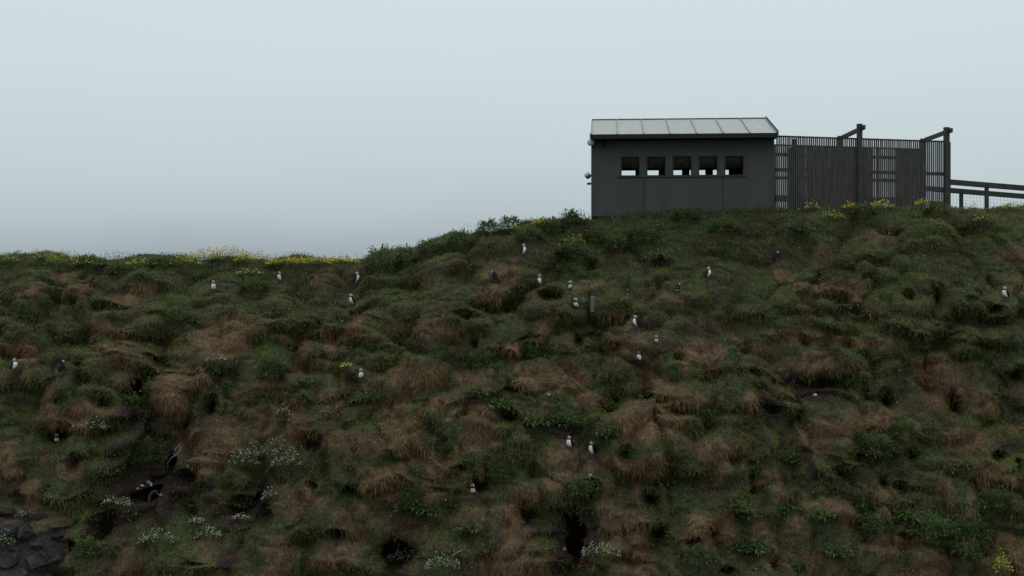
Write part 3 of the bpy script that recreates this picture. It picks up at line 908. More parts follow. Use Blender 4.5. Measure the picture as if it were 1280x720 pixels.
def plant_mesh(kind, seed, w=.3, h=.25):
    r = np.random.default_rng(seed)
    few = kind == 'buttercup' and w > .19 and (seed % 2 == 0)
    Vs = []; Fs = []; Cs = []; off = 0

    def put(V, q, c):
        nonlocal off
        Vs.append(V); Fs.append(q + off); Cs.append(c); off += len(V)

    def leaves(n, b, d, l, wd, dr, ramp=GREENS, nseg=3, j=.25):
        c = ramp[r.integers(0, len(ramp), n)] * (1 + r.uniform(-j, j, (n, 1)))
        put(*leaf_set(b, d, l, wd, dr, c, 0, nseg))

    if kind == 'leafy':
        w *= 1.25; h *= 1.1; n = int(230 * w / .35)
        d = rdir(r, n, -.15, .95)
        b = d * np.array([w * .55, w * .45, h * .55]) * r.uniform(.1, 1, (n, 1))
        b = b * r.uniform(.8, 1.5, (n, 1)); leaves(n, b, d * .55 + rdir(r, n, -.2, 1) * .55 + np.array([0, -.2, .1]), r.uniform(.06, .15, n), r.uniform(.026, .058, n), r.uniform(.2, .8, n))
    elif kind == 'bush':
        n = int(1050 * (w / .34) * (h / .26) ** .5)
        d = rdir(r, n, -.15, 1)
        b = d * np.array([w, w * .8, h]) * r.uniform(.35, 1, (n, 1)) ** .5 * (1 + .25 * np.sin(d[:, :1] * 9 + 3 * d[:, 1:2]) + r.uniform(-.12, .12, (n, 1)))
        leaves(n, b, d * .8 + rdir(r, n, -.2, 1) * .5, r.uniform(.035, .085, n), r.uniform(.018, .042, n), r.uniform(.1, .6, n), nseg=2)
    elif kind == 'tall':          # upright leafy stems
        ns = max(4, int(w * 30))
        for s in range(ns):
            x0 = r.uniform(-w, w); y0 = r.uniform(-w * .5, w * .5); hh = h * r.uniform(.55, 1); lx = r.uniform(-.12, .12)
            k = int(hh / .018)
            u = np.linspace(.1, 1, k)
            b = np.stack([x0 + lx * u * hh * 2, y0 + 0 * u, u * hh], 1)
            d = rdir(r, k, .2, .8)
            leaves(k, b, d, (.13 - .065 * u) * r.uniform(.7, 1.2, k), (.040 - .018 * u), r.uniform(0, .5, k), nseg=2)
            leaves(1, np.array([[x0, y0, 0]]), np.array([[lx * 2, 0, 1.0]]), np.array([hh]), np.array([.012]), np.array([0.]), nseg=3)
    elif kind == 'stalks':        # thin seed heads against the sky
        ns = max(5, int(w * 40))
        gcol = np.array([[.05, .06, .04], [.07, .065, .05], [.045, .055, .045]])
        for s in range(ns):
            x0 = r.uniform(-w, w); y0 = r.uniform(-w * .4, w * .4); hh = h * r.uniform(.45, 1) ; lx = r.uniform(-.3, .3)
            leaves(1, np.array([[x0, y0, 0]]), np.array([[lx, 0, 1.0]]), np.array([hh]), np.array([.007]), np.array([0.]), gcol)
            k = r.integers(3, 9)
            top = np.array([x0 + lx * hh, y0, hh])
            b = top - np.array([lx, 0, 1.]) * r.uniform(0, .25 * hh, (k, 1))
            leaves(k, b, rdir(r, k, .1, 1), r.uniform(.012, .035, k), r.uniform(.008, .018, k), np.zeros(k), gcol, nseg=2)
        n = int(50 * w / .3)
        b = np.stack([r.uniform(-w, w, n), r.uniform(-w * .4, w * .4, n), r.uniform(0, h * .35, n)], 1)
        leaves(n, b, rdir(r, n, .2, 1), r.uniform(.05, .1, n), r.uniform(.014, .03, n), r.uniform(0, .6, n), nseg=2)
    elif kind in ('white', 'yellow', 'buttercup'):
        n = int(260 * (w / .3) * (h / .2 + .3))
        x = r.uniform(-1, 1, n); y = r.uniform(-1, 1, n)
        top = np.maximum(.15, 1 - x * x * .7 - y * y * .4) * h * (.75 + .5 * np.sin(x * 7 + seed) ** 2)
        b = np.stack([x * w, y * w * .6, r.uniform(0, 1, n) * top], 1)
        leaves(n, b, rdir(r, n, .0, 1), r.uniform(.03, .07, n), r.uniform(.010, .022, n), r.uniform(0, .5, n), nseg=2)
    V = np.concatenate(Vs); me = np_mesh(kind, V, [np.concatenate(Fs)], np.concatenate(Cs), M_leaf)
    fl = None
    if kind in ('white', 'yellow', 'buttercup'):
        dens = {'white': 120, 'yellow': 210, 'buttercup': 130}[kind]
        n = int(dens * (w / .3) * (.55 if few else 1))
        x = r.uniform(-1, 1, n); y = r.uniform(-1, 1, n)
        cl = np.sin(x * 5 + seed) * np.sin(y * 4 + seed * 2)
        kp = cl > -.35; x = x[kp]; y = y[kp]; n = len(x)
        top = np.maximum(.15, 1 - x * x * .7 - y * y * .4) * h * (.75 + .5 * np.sin(x * 7 + seed) ** 2)
        c = np.stack([x * w, y * w * .6 - .01, top * r.uniform(.35, 1.2, n) + .01], 1)
        face = np.stack([r.uniform(-.5, .5, n), r.uniform(-1.1, -.3, n), r.uniform(.3, 1, n)], 1); face /= np.linalg.norm(face, axis=1, keepdims=True)
        a1 = np.cross(face, [0, 0, 1.]); a1 /= np.linalg.norm(a1, axis=1, keepdims=True); a2 = np.cross(face, a1)
        rad = r.uniform(.008, .014, n) if kind == 'white' else r.uniform(.010, .019, n)
        VV = [c + face * (rad * .3)[:, None]]
        for k in range(10):
            an = k * math.pi / 5; q = (rad if k % 2 == 0 else rad * .55)[:, None]
            VV.append(c + a1 * math.cos(an) * q + a2 * math.sin(an) * q + face * (rad * (.25 if k % 2 == 0 else 0))[:, None])
        VV = np.stack(VV, 1).reshape(-1, 3)
        o = (np.arange(n) * 11)[:, None]
        fc = np.concatenate([np.concatenate([o, o + 1 + k, o + 1 + (k + 1) % 10], 1) for k in range(10)])
        colr = {'white': [.62, .64, .58], 'yellow': [.70, .52, .05], 'buttercup': [.55, .54, .07]}[kind]
        cc = np.array(colr) * (1 + r.uniform(-.2, .15, (n, 1)))
        cc[:, :] = cc
        fl = np_mesh(kind + '_flowers', VV, [fc], np.repeat(cc, 11, 0), M_leaf)
    return me, fl


NAMES = {'leafy': ('dock_plant', 'plant', 'broad-leaved plants on the slope'), 'bush': ('bush', 'bush', 'leafy bushes on the hillside'),
         'tall': ('tall_weed', 'plant', 'upright leafy weeds on the hillside'), 'stalks': ('seeding_weed', 'plant', 'seeding weeds along the skyline'),
         'white': ('white_flower_clump', 'flowers', 'clumps of small white flowers'), 'yellow': ('yellow_flower_clump', 'flowers', 'clumps of yellow flowers'),
         'buttercup': ('buttercup_clump', 'flowers', 'loose clumps of pale yellow flowers')}
PL = [
    # big leafy ones on the slope
    ('bush', 520, 625, .42, .34, 'large leafy green plant in the lower left middle, left of the lowest puffin'),
    ('leafy', 505, 632, .34, .26, 'broad leaves at the left foot of the large leafy plant in the lower left middle'),
    ('leafy', 535, 636, .34, .24, 'broad leaves at the right foot of the large leafy plant in the lower left middle'),
    ('leafy', 916, 636, .42, .32, 'coarse large-leaved plant above the straw-coloured bank in the lower right middle'),
    ('leafy', 930, 648, .30, .26, 'drooping leaves below the coarse plant in the lower right middle'),
    ('leafy', 850, 592, .40, .28, 'spreading bright leaves right below the puffin pair, right of the dark cleft'),
    ('leafy', 835, 606, .36, .22, 'low leaves under the spreading bright plant right of the dark cleft'),
    ('tall', 845, 575, .28, .36, 'upright weed standing over the spreading bright leaves right of the dark cleft'),
    ('bush', 718, 615, .34, .30, 'green tuft hanging over the large dark burrow'),
    ('leafy', 705, 530, .50, .30, 'wide patch of leaves left above the puffin pair'),
    ('leafy', 672, 532, .44, .26, 'wide patch of leaves left of and above the puffin pair, farther left'),
    ('tall', 735, 535, .30, .40, 'upright bright weed directly above the puffin pair'),
    ('leafy', 762, 548, .40, .28, 'dark leaves right behind the puffin pair'),
    ('leafy', 620, 512, .46, .28, 'leaf patch right below the straw-coloured mound'),
    ('leafy', 596, 498, .34, .24, 'narrow leaf patch at the right foot of the straw-coloured mound'),
    ('bush', 552, 572, .40, .26, 'dark leafy mound in the lower left middle above the large plant'),
    ('bush', 600, 452, .36, .22, 'dark ground-hugging bush between the straw mound and the middle burrows'),
    ('bush', 672, 440, .40, .26, 'dark green bush over a brown overhang in the middle of the slope'),
    ('leafy', 460, 500, .44, .26, 'light-leaved patch below the white puffin with yellow flowers'),
    ('bush', 338, 470, .26, .40, 'upright dark bush over a narrow burrow at the left middle'),
    ('leafy', 380, 485, .28, .2, 'small leaf tuft left of the light-leaved patch'),
    ('bush', 268, 462, .22, .24, 'bush with a few white flowers between two rusty banks at the left'),
    ('leafy', 985, 580, .32, .32, 'pale green bushy plant in the lower right, above the wide brown ledge'),
    ('leafy', 975, 632, .34, .22, 'silvery leaves left of the wide brown ledge in the lower right'),
    ('leafy', 1028, 645, .40, .24, 'bright leaves right under the wide brown ledge'),
    ('leafy', 1140, 650, .52, .26, 'long patch of shiny leaves at the lower right, its left part'),
    ('leafy', 1185, 655, .50, .26, 'long patch of shiny leaves at the lower right, its right part'),
    ('tall', 1120, 635, .36, .26, 'bright green weeds rising from the left end of the shiny leaf patch'),
    ('bush', 1075, 632, .30, .26, 'round dark bush left of the shiny leaf patch'),
    ('tall', 1225, 700, .42, .50, 'tall bright green weed in the bottom right corner, left of the yellow flowers'),
    ('leafy', 1195, 690, .36, .26, 'arching leaves left of the tall weed in the bottom right corner'),
    ('bush', 1095, 560, .44, .36, 'large dark bush in the lower right middle, above the brown slabs'),
    ('bush', 1130, 545, .3, .3, 'dark bush with pale leaf tips touching the large dark bush on its right'),
    ('leafy', 1185, 585, .26, .22, 'small leaf tuft left of the long rusty streak'),
    ('leafy', 940, 690, .5, .2, 'leafy spread at the bottom right of the middle, under the straw bank'),
    ('leafy', 1045, 690, .44, .22, 'leafy spread at the bottom, left of the rusty slab'),
    ('bush', 870, 700, .4, .22, 'dark green patch at the bottom, right of the large burrow'),
    ('bush', 622, 590, .34, .2, 'low dark bush above the lowest puffin'),
    ('leafy', 590, 662, .34, .2, 'thin leaf patch under the lowest puffin'),
    ('bush', 300, 625, .24, .26, 'dark green bush at the lower left between the two deep hollows'),
    ('bush', 180, 575, .44, .34, 'large dark bush left of the forked pale root'),
    ('bush', 110, 690, .30, .24, 'bright mossy bush right of the dark rock outcrop'),
    ('bush', 165, 505, .34, .24, 'dark bush below the deep gully at the left'),
    ('bush', 215, 400, .34, .22, 'dark creeping bush on the upper left slope'),
    ('bush', 35, 400, .44, .20, 'long dark bush on the upper left slope near the left edge'),
    ('bush', 318, 362, .34, .22, 'dark bush right of the highest left puffin, speckled with pale flowers'),
    ('bush', 148, 340, .34, .24, 'green bush just below the skyline on the left'),
    ('bush', 500, 430, .4, .34, 'dark shaggy bush over the burrow left above the straw mound'),
    ('bush', 770, 310, .34, .26, 'dark green bush below the left corner of the hut'),
    ('bush', 800, 300, .4, .26, 'bush below the first viewing slots of the hut'),
    ('leafy', 825, 325, .44, .26, 'pale-leaved plant in the grass below the middle of the hut'),
    ('bush', 720, 322, .30, .32, 'bright green bush between the yellow clump and the pale stake'),
    ('tall', 708, 340, .28, .22, 'bright weed right above the small pale puffin'),
    # skyline
    ('bush', 474, 338, .44, .52, 'round green bush on the skyline where the ridge starts to rise'),
    ('bush', 508, 326, .30, .26, 'small bush right beside the round skyline bush'),
    ('tall', 727, 282, .20, .44, 'tall leafy weed against the sky touching the left corner of the hut'),
    ('tall', 706, 284, .16, .34, 'pointed leafy weed against the sky, second from the hut corner'),
    ('tall', 692, 286, .12, .26, 'short pointed weed against the sky, third from the hut corner'),
    ('tall', 512, 316, .12, .22, 'little pointed weed on the skyline between the round bush and the rising ridge'),
    ('stalks', 655, 286, .30, .26, 'thin seed stalks on the skyline left of the orange-yellow flowers'),
    ('stalks', 630, 288, .30, .26, 'thin seed stalks on the skyline halfway up the ridge'),
    ('stalks', 592, 296, .30, .40, 'highest wiry stalks on the skyline of the rising ridge'),
    ('stalks', 565, 302, .34, .28, 'loose wiry stalks on the lower part of the rising ridge'),
    ('stalks', 545, 306, .24, .24, 'wiry stalks on the ridge just right of the two bushes'),
    ('stalks', 440, 328, .26, .24, 'seed stalks left of the round skyline bush'),
    ('stalks', 415, 328, .26, .20, 'small seed stalks among the yellow flowers left of the round bush'),
    ('stalks', 303, 326, .24, .34, 'tall pair of dark stalks over the dense yellow flowers of the left ridge'),
    ('stalks', 205, 328, .32, .28, 'grey stalks on the left skyline between the two yellow stretches'),
    ('stalks', 135, 326, .38, .28, 'dark seeding weeds on the left skyline'),
    ('stalks', 160, 326, .34, .26, 'dark seeding weeds on the left skyline, right half of their group'),
    ('stalks', 88, 326, .18, .34, 'few thin stalks right of the first yellow patch on the left'),
    ('stalks', 53, 326, .16, .34, 'few thin stalks left of the first yellow patch on the left'),
    ('stalks', 18, 328, .30, .28, 'pale seed stalks near the left edge of the skyline'),
    ('stalks', 2, 330, .16, .26, 'dark tuft of stalks at the very left edge'),
    ('stalks', 1218, 264, .34, .24, 'grey stalks between the handrail posts'),
    ('stalks', 1245, 264, .34, .20, 'pale stalks under the handrail near the right edge'),
    ('stalks', 1010, 264, .24, .18, 'short stalks at the foot of the slatted screen'),
    ('stalks', 960, 266, .30, .16, 'short grass stalks at the right corner of the hut'),
    ('bush', 612, 292, .34, .24, 'low bush on the rising ridge right of the highest wiry stalks'),
    ('bush', 640, 286, .34, .22, 'low bush on the rising ridge behind the small yellow clump'),
    ('bush', 715, 280, .26, .26, 'low bush at the feet of the pointed skyline weeds'),
    ('bush', 690, 290, .34, .24, 'low bush right of the orange-yellow ridge flowers'),
    ('bush', 575, 304, .34, .22, 'low bush on the ridge left of the highest wiry stalks'),
    ('bush', 538, 314, .34, .22, 'low bush on the ridge between the skyline bushes and the wiry stalks'),
    ('stalks', 615, 286, .34, .28, 'seed stalks on the ridge just right of the highest wiry stalks'),
    ('stalks', 675, 282, .34, .22, 'seed stalks behind the orange-yellow ridge flowers'),
    ('stalks', 240, 326, .34, .24, 'seed stalks above the left end of the long yellow stretch'),
    ('stalks', 270, 326, .34, .20, 'seed stalks above the left half of the long yellow stretch'),
    ('stalks', 340, 327, .34, .24, 'seed stalks between the tall dark pair and the thinner yellow line'),
    ('stalks', 380, 328, .34, .22, 'seed stalks above the thin line of yellow flowers'),
    ('stalks', 180, 326, .34, .22, 'seed stalks above the faint yellow flowers on the left skyline'),
    ('bush', 115, 330, .34, .16, 'low dark bush on the left skyline under the seeding weeds'),
    ('bush', 200, 333, .34, .16, 'low bush on the left skyline under the grey stalks'),
    ('bush', 350, 336, .34, .14, 'low dark bush under the thinner yellow line of the ridge'),
    ('buttercup', 12, 332, .26, .16, 'few yellow flowers at the far left end of the skyline'),
    ('buttercup', 110, 331, .30, .16, 'faint yellow flowers left of the dark seeding weeds'),
    ('stalks', 765, 276, .34, .22, 'grass stalks against the foot of the hut wall, under the first viewing slot'),
    ('stalks', 815, 270, .34, .20, 'grass stalks against the foot of the hut wall, under the second viewing slot'),
    ('stalks', 880, 267, .38, .18, 'grass stalks against the foot of the hut wall, under the fourth viewing slot'),
    ('stalks', 925, 266, .34, .22, 'grass stalks against the foot of the hut wall, under the last viewing slot'),
    ('bush', 855, 275, .34, .20, 'low bush in the turf under the middle of the hut'),
    ('bush', 1080, 268, .34, .18, 'low bush at the foot of the screen between its two left yellow clumps'),
    ('bush', 1170, 268, .34, .20, 'low bush at the foot of the screen by its right end post'),
    ('stalks', 1135, 264, .34, .22, 'seed stalks in front of the right half of the slatted screen'),
    ('bush', 660, 300, .36, .26, 'bright leafy patch on the ridge under the orange-yellow flowers'),
    ('bush', 740, 300, .34, .24, 'bright leafy patch under the left end of the hut'),
    ('leafy', 700, 318, .34, .24, 'leaves left of the yellow clump below the hut corner'),
    ('bush', 905, 290, .40, .22, 'low leafy patch in the turf under the last viewing slots'),
    ('leafy', 1000, 290, .36, .22, 'low leaves in the turf under the left part of the slatted screen'),
    ('bush', 1160, 668, .46, .28, 'dense leafy patch under the long patch of shiny leaves at the lower right'),
    ('bush', 1215, 672, .40, .30, 'dense leafy patch right of the shiny leaves at the lower right'),
    ('bush', 1100, 655, .36, .24, 'dense low leaves under the left end of the shiny leaf patch'),
    ('bush', 1250, 630, .40, .26, 'dark leafy patch at the right edge of the lower slope'),
    ('tall', 690, 512, .26, .34, 'upright weeds over the wide leaf patch left of the puffin pair'),
    ('tall', 985, 575, .20, .30, 'upright weed growing out of the pale green bushy plant'),
    # yellow flowers
    ('yellow', 258, 328, .42, .20, 'dense yellow flowers at the left end of the long yellow stretch on the ridge'),
    ('yellow', 286, 328, .42, .22, 'dense yellow flowers in the middle of the long yellow stretch on the ridge'),
    ('yellow', 318, 329, .40, .18, 'yellow flowers at the right end of the long stretch, by the tall pair of stalks'),
    ('yellow', 360, 330, .40, .16, 'yellow flowers above the second puffin from the left on the ridge'),
    ('yellow', 390, 331, .38, .14, 'thin line of yellow flowers between the second ridge puffin and the bush'),
    ('yellow', 428, 331, .34, .12, 'orange-yellow flowers touching the left side of the round skyline bush'),
    ('buttercup', 78, 330, .32, .24, 'pale yellow flower patch on the skyline near the left edge'),
    ('buttercup', 56, 328, .22, .18, 'small yellow flower patch left of the larger pale yellow one'),
    ('buttercup', 232, 336, .34, .18, 'greenish yellow flowers right of the grey stalks'),
    ('buttercup', 314, 341, .26, .10, 'loose pale yellow flowers on the slope below the long yellow stretch'),
    ('buttercup', 178, 332, .3, .16, 'faint yellow flowers under the dark seeding weeds'),
    ('yellow', 676, 284, .26, .18, 'orange-yellow flowers on the ridge left of the hut'),
    ('buttercup', 645, 290, .22, .14, 'small yellow clump left of the orange-yellow ridge flowers'),
    ('buttercup', 717, 306, .26, .26, 'yellow flowered clump on the slope left below the hut corner'),
    ('yellow', 1101, 263, .30, .20, 'bright orange-yellow flowers at the middle of the slatted screen'),
    ('yellow', 1063, 263, .18, .16, 'yellow flowers at the foot of the tall middle post'),
    ('yellow', 1152, 260, .18, .18, 'small yellow flowers near the right end of the slatted screen'),
    ('buttercup', 1040, 276, .30, .20, 'pale yellow clump in the grass below the left part of the slatted screen'),
    ('buttercup', 1015, 264, .18, .18, 'sparse yellow flowers by the left part of the slatted screen'),
    ('buttercup', 1227, 278, .20, .22, 'greenish yellow clump below the handrail posts'),
    ('buttercup', 1266, 264, .28, .18, 'pale yellow flowers under the handrail at the right edge'),
    ('buttercup', 435, 461, .13, .12, 'few yellow flowers left of the white puffin in the left middle'),
    ('yellow', 1250, 716, .18, .34, 'orange-yellow flower spike in the bottom right corner'),
    # white flowers
    ('white', 345, 568, .55, .26, 'largest white flower patch, left of the lower middle'),
    ('white', 362, 582, .30, .16, 'right-hand tail of the largest white flower patch'),
    ('white', 305, 582, .26, .28, 'white flower clump left of the largest white patch'),
    ('white', 146, 634, .24, .14, 'compact white flowers left of the bent bleached branch'),
    ('white', 113, 535, .28, .16, 'white flowers right of the puffin sitting in its burrow'),
    ('white', 5, 682, .18, .20, 'white flowers at the left edge over the dark rocks'),
    ('white', 30, 648, .16, .10, 'sparse white flowers at the top of the dark rocks'),
    ('white', 262, 672, .20, .16, 'white flowers at the bottom left between brown hummocks'),
    ('white', 247, 655, .12, .10, 'tiny white flower tuft above the bottom left clump'),
    ('white', 300, 652, .14, .10, 'little white flowers under the dark hollow at the lower left'),
    ('white', 750, 694, .30, .18, 'white flowers at the right rim of the large dark burrow'),
    ('white', 505, 704, .28, .18, 'white flowers inside the grassy burrow at the bottom'),
    ('white', 553, 712, .26, .22, 'white flowers at the bottom edge right of the grassy burrow'),
    ('white', 272, 452, .18, .10, 'few white flowers on top of the bush between the rusty banks'),
    ('white', 355, 522, .12, .22, 'narrow upright strip of white flowers above the largest white patch'),
    ('white', 342, 625, .16, .18, 'white speckled tuft left of the lower green slope'),
    ('white', 198, 680, .3, .2, 'scattered white flowers on the dark bottom left slope'),
]
for i, (kind, px, py, w, h, lab) in enumerate(PL):
    if kind == 'white': w *= 1.3; h *= 1.15
    if kind in ('yellow', 'buttercup') and py < 350 and px < 450: w *= 1.25; h *= 1.35; py += rng.uniform(-2, 5)
    me, fl = plant_mesh(kind, 500 + i * 3, w, h)
    loc, nor = at(px, py)
    nm, cat, grp = NAMES[kind]
    if fl is None:
        o = link(nm, me)
    else:
        o = link(nm, me)
        f = link('flower_heads', fl, o); f['kind'] = 'stuff'
    lift = {'leafy': .10, 'bush': .08, 'tall': .02, 'stalks': .0}.get(kind, .05)
    o.location = loc + nor * lift
    tag(o, lab, cat, grp)

# ------------------------------------------------------------------ grass
def sample_surface(n, x0, x1, d0, d1, r):
    i0 = int(np.searchsorted(DS, d0)); i1 = int(np.searchsorted(DS, d1)) - 1
    j0 = int(np.searchsorted(XS, x0)); j1 = int(np.searchsorted(XS, x1)) - 1
    A = P[i0:i1, j0:j1]; B = P[i0 + 1:i1 + 1, j0:j1]; C = P[i0:i1, j0 + 1:j1 + 1]; Dq = P[i0 + 1:i1 + 1, j0 + 1:j1 + 1]
    nr = np.cross(B - A, C - A)
    ar = np.linalg.norm(nr, axis=-1)
    pr = (ar / ar.sum()).ravel()
    k = r.choice(len(pr), n, p=pr)
    u = r.uniform(0, 1, (n, 1)); v = r.uniform(0, 1, (n, 1))
    f = lambda q: q.reshape(-1, 3)[k]
    pos = f(A) * (1 - u) * (1 - v) + f(B) * u * (1 - v) + f(C) * (1 - u) * v + f(Dq) * u * v
    nn = f(nr) / np.maximum(ar.ravel()[k][:, None], 1e-9)
    nn = np.where(nn[:, 1:2] > .3, -nn, nn)
    nn = np.where((nn[:, 2:3] < -.2) & (nn[:, 1:2] > -.2), -nn, nn)
    hole = HOLE[i0:i1, j0:j1].ravel()[k]
    return pos, nn, hole


def clear_keep(pos, L):
    ok = np.ones(len(pos), bool)
    for (x, y, z, r_) in KEEP:
        q = (pos[:, 0] - x) ** 2 + (pos[:, 1] - y) ** 2 * .6 + (pos[:, 2] - z) ** 2
        ok &= q > r_ * r_
        near = q < (r_ * 2.2) ** 2
        L[near] *= .5
    return ok


def blades(name, n, seed, mode):
    r = np.random.default_rng(seed)
    pos, nn, hole = sample_surface(n, -15, 15, -1.1, 7.2, r)
    X = pos[:, 0]; Z = pos[:, 2]
    em = earth_here(X, Z, nn[:, 2])
    u = r.uniform(0, 1, n)
    if mode == 'green':
        keep = (u > em * .93) & (hole < .10 + .1 * r.uniform(0, 1, n))
    else:
        patch = sm(.35, .7, em)
        drape = sm(.55, .75, tone(X, Z, 140, 2.2))
        keep = (u < np.clip(patch + .14 * drape + .06, 0, 1)) & (hole < .16 + .1 * r.uniform(0, 1, n))
    keep &= r.uniform(0, 1, n) > np.maximum(outcrop_mask(X, Z) * .58, bare_mask(X, Z) * .84)
    pos = pos[keep]; nn = nn[keep]; X = X[keep]; Z = Z[keep]; em = em[keep]; n = len(pos)
    lng = fbm(X * 1.6, Z * 1.6, 150, 3)
    if mode == 'green':
        L = r.uniform(.05, .12, n) * (.55 + .9 * lng) * np.where(r.uniform(0, 1, n) < .04, 1.8, 1)
    else:
        L = r.uniform(.06, .16, n) * (.7 + .6 * lng)
    # keep the ground right under the buildings low
    ok = clear_keep(pos, L)
    pos = pos[ok]; nn = nn[ok]; X = X[ok]; Z = Z[ok]; em = em[ok]; L = L[ok]; lng = lng[ok]; n = len(pos)
    a1 = fbm(X * 2.4, Z * 2.4, 160, 3) - .5; a2 = fbm(X * 2.4 + 11, Z * 2.4, 161, 3) - .5
    comb = np.stack([a1 * 1.1, a2 * .4, np.zeros(n)], 1)
    rd = r.normal(0, 1, (n, 3))
    if mode == 'green':
        D0 = nn * .95 + np.array([0, -.05, .50]) + comb * .8 + rd * .30
        dr = r.uniform(.45, 1.15, n)
    else:
        D0 = nn * .55 + np.array([0, -.1, -.25]) + comb * .7 + rd * .22
        dr = r.uniform(.5, 1.1, n)
    D0 /= np.linalg.norm(D0, axis=1, keepdims=True)
    side = np.cross(D0, rd); side /= np.linalg.norm(side, axis=1, keepdims=True)
    wd = (r.uniform(.0035, .0075, n) if mode == 'green' else r.uniform(.003, .006, n))[:, None]
    mid = pos + D0 * (L * .5)[:, None] - np.array([0, 0, 1.]) * (dr * L * .16)[:, None]
    tip = pos + D0 * (L * .9)[:, None] - np.array([0, 0, 1.]) * (dr * L * .62)[:, None]
    root = pos - nn * .01
    V = np.stack([root - side * wd, root + side * wd, mid + side * wd * .8, mid - side * wd * .8, tip], 1).reshape(-1, 3)
    o = (np.arange(n) * 5)[:, None]
    q = np.concatenate([o, o + 1, o + 2, o + 3], 1); t3 = np.concatenate([o + 3, o + 2, o + 4], 1)
    t1 = tone(X, Z, 170, .9); t2 = tone(X, Z, 171, 2.6); t3n = tone(X, Z, 172, 6.0)
    if mode == 'green':
        dark = np.array([.036, .060, .018]); mid_ = np.array([.070, .108, .028]); bright = np.array([.104, .172, .034]); olive = np.array([.118, .118, .045])
        c = lerp(np.broadcast_to(dark, (n, 3)), np.broadcast_to(mid_, (n, 3)), sm(.36, .58, t2))
        c = lerp(c, np.broadcast_to(bright, (n, 3)), np.clip(sm(.50, .66, t1) * .7 + .35 * sm(-1.0, 1.4, Z) * sm(-6, 0, X), 0, 1))
        c = lerp(c, np.broadcast_to(olive, (n, 3)), np.clip(sm(.5, .66, t3n) * .7 + em * .5, 0, 1))
        dead = r.uniform(0, 1, n) < .07 + .30 * fbm(X * .8 + 3, Z * .8, 175, 3) * sm(.4, .6, fbm(X * 2 + 3, Z * 2, 176, 3))
        c = np.where(dead[:, None], np.array([.13, .105, .07]), c)
    else:
        rust = np.array([.150, .082, .045]); straw = np.array([.29, .205, .12]); dun = np.array([.162, .110, .062])
        c = lerp(np.broadcast_to(rust, (n, 3)), np.broadcast_to(dun, (n, 3)), sm(.38, .6, t2))
        c = lerp(c, np.broadcast_to(straw, (n, 3)), np.clip(sm(.52, .70, t3n) * .6 * sm(.3, .9, em) + straw_mask(X, Z), 0, 1))
    c = c * (np.array([1.28, 1.24, .84]) if mode == 'green' else np.array([1.16, 1.02, .84])) * (1 + r.uniform(-.28, .28, (n, 1)))
    cc = np.repeat(c, 5, 0)
    me = np_mesh(name, V, [q, t3], cc, M_grass)
    ob = link(name, me)
    tag(ob, kind='stuff')
    return ob


g = blades('grass', 520000, 901, 'green')
tag(g, 'short dull green grass drooping over the hummocks of the whole slope', 'grass')
g = blades('dead_grass', 520000, 902, 'brown')
tag(g, 'matted brown and straw-coloured dead grass hanging from the banks and burrow lips', 'dead grass')


def cover(n, seed):
    r = np.random.default_rng(seed)
    pos, nn, hole = sample_surface(n, -15, 15, -.6, 7.2, r)
    X = pos[:, 0]; Z = pos[:, 2]
    em = earth_mask(X, Z)
    pt = fbm(X * 1.2 + 30, Z * 1.4, 180, 4)
    keep = (pt > .525 - .05 * sm(-.6, .8, Z) * sm(-4, 1, X) + .05 * r.normal(0, 1, n)) & (em < .4) & (hole < .2)
    L = np.ones(n)
    keep &= clear_keep(pos, L)
    pos = pos[keep]; nn = nn[keep]; n = len(pos); X = X[keep]; Z = Z[keep]; L = L[keep]
    d = nn * .6 + np.array([0, -.1, .35]) + r.normal(0, .5, (n, 3)); d /= np.linalg.norm(d, axis=1, keepdims=True)
    t = tone(X, Z, 190, 2.0)
    gr = lerp(np.broadcast_to(np.array([.032, .053, .020]), (n, 3)), np.broadcast_to(np.array([.078, .128, .034]), (n, 3)), sm(.42, .62, t)) * (1 + r.uniform(-.3, .3, (n, 1)))
    V, q, c = leaf_set(pos + nn * (r.uniform(0, .09, n) * L)[:, None], d, r.uniform(.025, .065, n) * L, r.uniform(.014, .032, n), r.uniform(.1, .7, n), gr, 0, 2)
    ob = link('ground_cover', np_mesh('ground_cover', V, [q], c, M_leaf))
    tag(ob, 'small dark-leaved weeds matted over parts of the slope', 'ground cover', kind='stuff')


cover(260000, 77)


def specks(n, seed):
    r = np.random.default_rng(seed)
    pos, nn, hole = sample_surface(n, -14, 14, .1, 7, r)
    keep = (fbm(pos[:, 0] * .9, pos[:, 2] * 1.1, 200, 3) > .50) & (hole < .1)
    pos = pos[keep]; nn = nn[keep]; n = len(pos)
    c = pos + nn * .09 + np.array([0, -.02, .02]); rad = r.uniform(.006, .013, (n, 1))
    a1 = np.tile(np.array([1., 0, 0]), (n, 1)); a2 = np.tile(np.array([0, .45, .9]), (n, 1))
    V = np.stack([c + a1 * math.cos(k * math.pi / 3) * rad + a2 * math.sin(k * math.pi / 3) * rad for k in range(6)], 1).reshape(-1, 3)
    o = (np.arange(n) * 6)[:, None]
    q = np.concatenate([o + k for k in range(6)], 1)
    yel = r.uniform(0, 1, (n, 1)) < .35
    cc = np.where(yel, np.array([.45, .40, .08]), np.array([.50, .52, .48])) * (1 + r.uniform(-.3, .1, (n, 1)))
    ob = link('tiny_flowers', np_mesh('tiny_flowers', V, [q], np.repeat(cc, 6, 0), M_leaf))
    tag(ob, 'tiny pale flowers dotted through the grass', 'flowers', kind='stuff')


specks(900, 5)

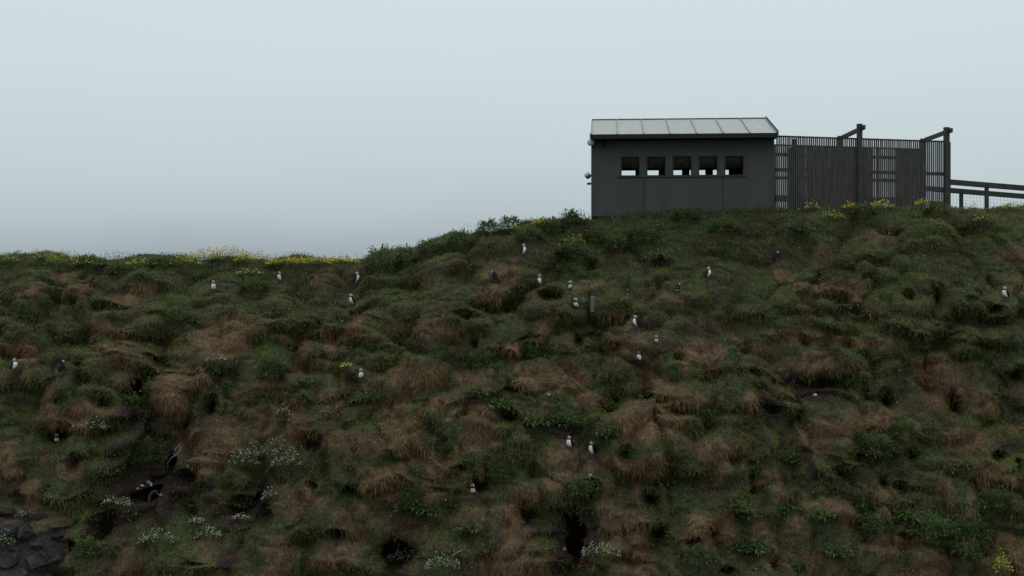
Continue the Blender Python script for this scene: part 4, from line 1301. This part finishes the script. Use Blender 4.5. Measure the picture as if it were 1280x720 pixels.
# ------------------------------------------------------------------ sky, sun, camera
w = bpy.data.worlds.new('World'); S.world = w; w.use_nodes = True
nt = w.node_tree; bg = nt.nodes['Background']
SUN_EL, SUN_AZ = R(72), R(20)
sky = N(nt, 'ShaderNodeTexSky'); sky.sky_type = 'NISHITA'; sky.sun_disc = False
sky.sun_elevation = SUN_EL; sky.sun_rotation = SUN_AZ; sky.dust_density = 4; sky.air_density = 1.5
tc = N(nt, 'ShaderNodeTexCoord'); sp = N(nt, 'ShaderNodeSeparateXYZ'); nt.links.new(tc.outputs['Generated'], sp.inputs[0])
cr = N(nt, 'ShaderNodeValToRGB'); e = cr.color_ramp.elements
no = N(nt, 'ShaderNodeTexNoise'); no.inputs['Scale'].default_value = 2.2; no.inputs['Detail'].default_value = 3
mp = N(nt, 'ShaderNodeMapping'); mp.inputs['Scale'].default_value = (1, 1, 3.5); nt.links.new(tc.outputs['Generated'], mp.inputs[0]); nt.links.new(mp.outputs[0], no.inputs['Vector'])
wob = N(nt, 'ShaderNodeMath', operation='MULTIPLY_ADD'); wob.inputs[1].default_value = .06; nt.links.new(no.outputs[0], wob.inputs[0])
off = N(nt, 'ShaderNodeMath', operation='SUBTRACT'); nt.links.new(sp.outputs[2], off.inputs[0]); off.inputs[1].default_value = .03
nt.links.new(off.outputs[0], wob.inputs[2]); nt.links.new(wob.outputs[0], cr.inputs[0])
STOPS = [(0.0, (.27, .325, .355)), (.03, (.385, .455, .495)), (.06, (.49, .57, .605)), (.10, (.555, .645, .68)), (.17, (.625, .715, .75)), (.26, (.685, .765, .81)), (.6, (.95, 1.01, 1.05)), (1.0, (1.28, 1.33, 1.36))]
while len(e) < len(STOPS): e.new(.5)
for k, (p, c) in enumerate(STOPS):
    e[k].position = p
    e[k].color = (*c, 1)
sc1 = N(nt, 'ShaderNodeVectorMath', operation='SCALE'); sc1.inputs['Scale'].default_value = 10.0; nt.links.new(cr.outputs[0], sc1.inputs[0])
mx = N(nt, 'ShaderNodeMix', data_type='RGBA'); mx.inputs[0].default_value = .94
nt.links.new(sky.outputs[0], mx.inputs[6]); nt.links.new(sc1.outputs[0], mx.inputs[7]); nt.links.new(mx.outputs[2], bg.inputs[0])
bg.inputs[1].default_value = .1

sl = bpy.data.lights.new('sun', 'SUN'); sl.energy = .7; sl.angle = R(30); sl.color = (1, .97, .92)
so = bpy.data.objects.new('sun', sl); COL.objects.link(so)
az = SUN_AZ
dv_ = Vector((math.sin(az) * math.cos(SUN_EL), math.cos(az) * math.cos(SUN_EL), math.sin(SUN_EL)))
so.rotation_euler = dv_.to_track_quat('Z', 'Y').to_euler(); so.location = (0, 0, 30)

cd = bpy.data.cameras.new('camera'); cd.sensor_width = 36; cd.lens = 36 * F / 1280; cd.clip_start = .1; cd.clip_end = 30000
co = bpy.data.objects.new('camera', cd); COL.objects.link(co); co.location = (0, 0, 0)
co.rotation_euler = (R(90) + math.atan((HOR - 360) / F), 0, 0)
S.camera = co
S.view_settings.view_transform = 'Standard'; S.view_settings.look = 'None'; S.view_settings.exposure = 0; S.view_settings.gamma = 1
S.view_settings.use_curve_mapping = False
S.cycles.max_bounces = 6; S.cycles.diffuse_bounces = 3
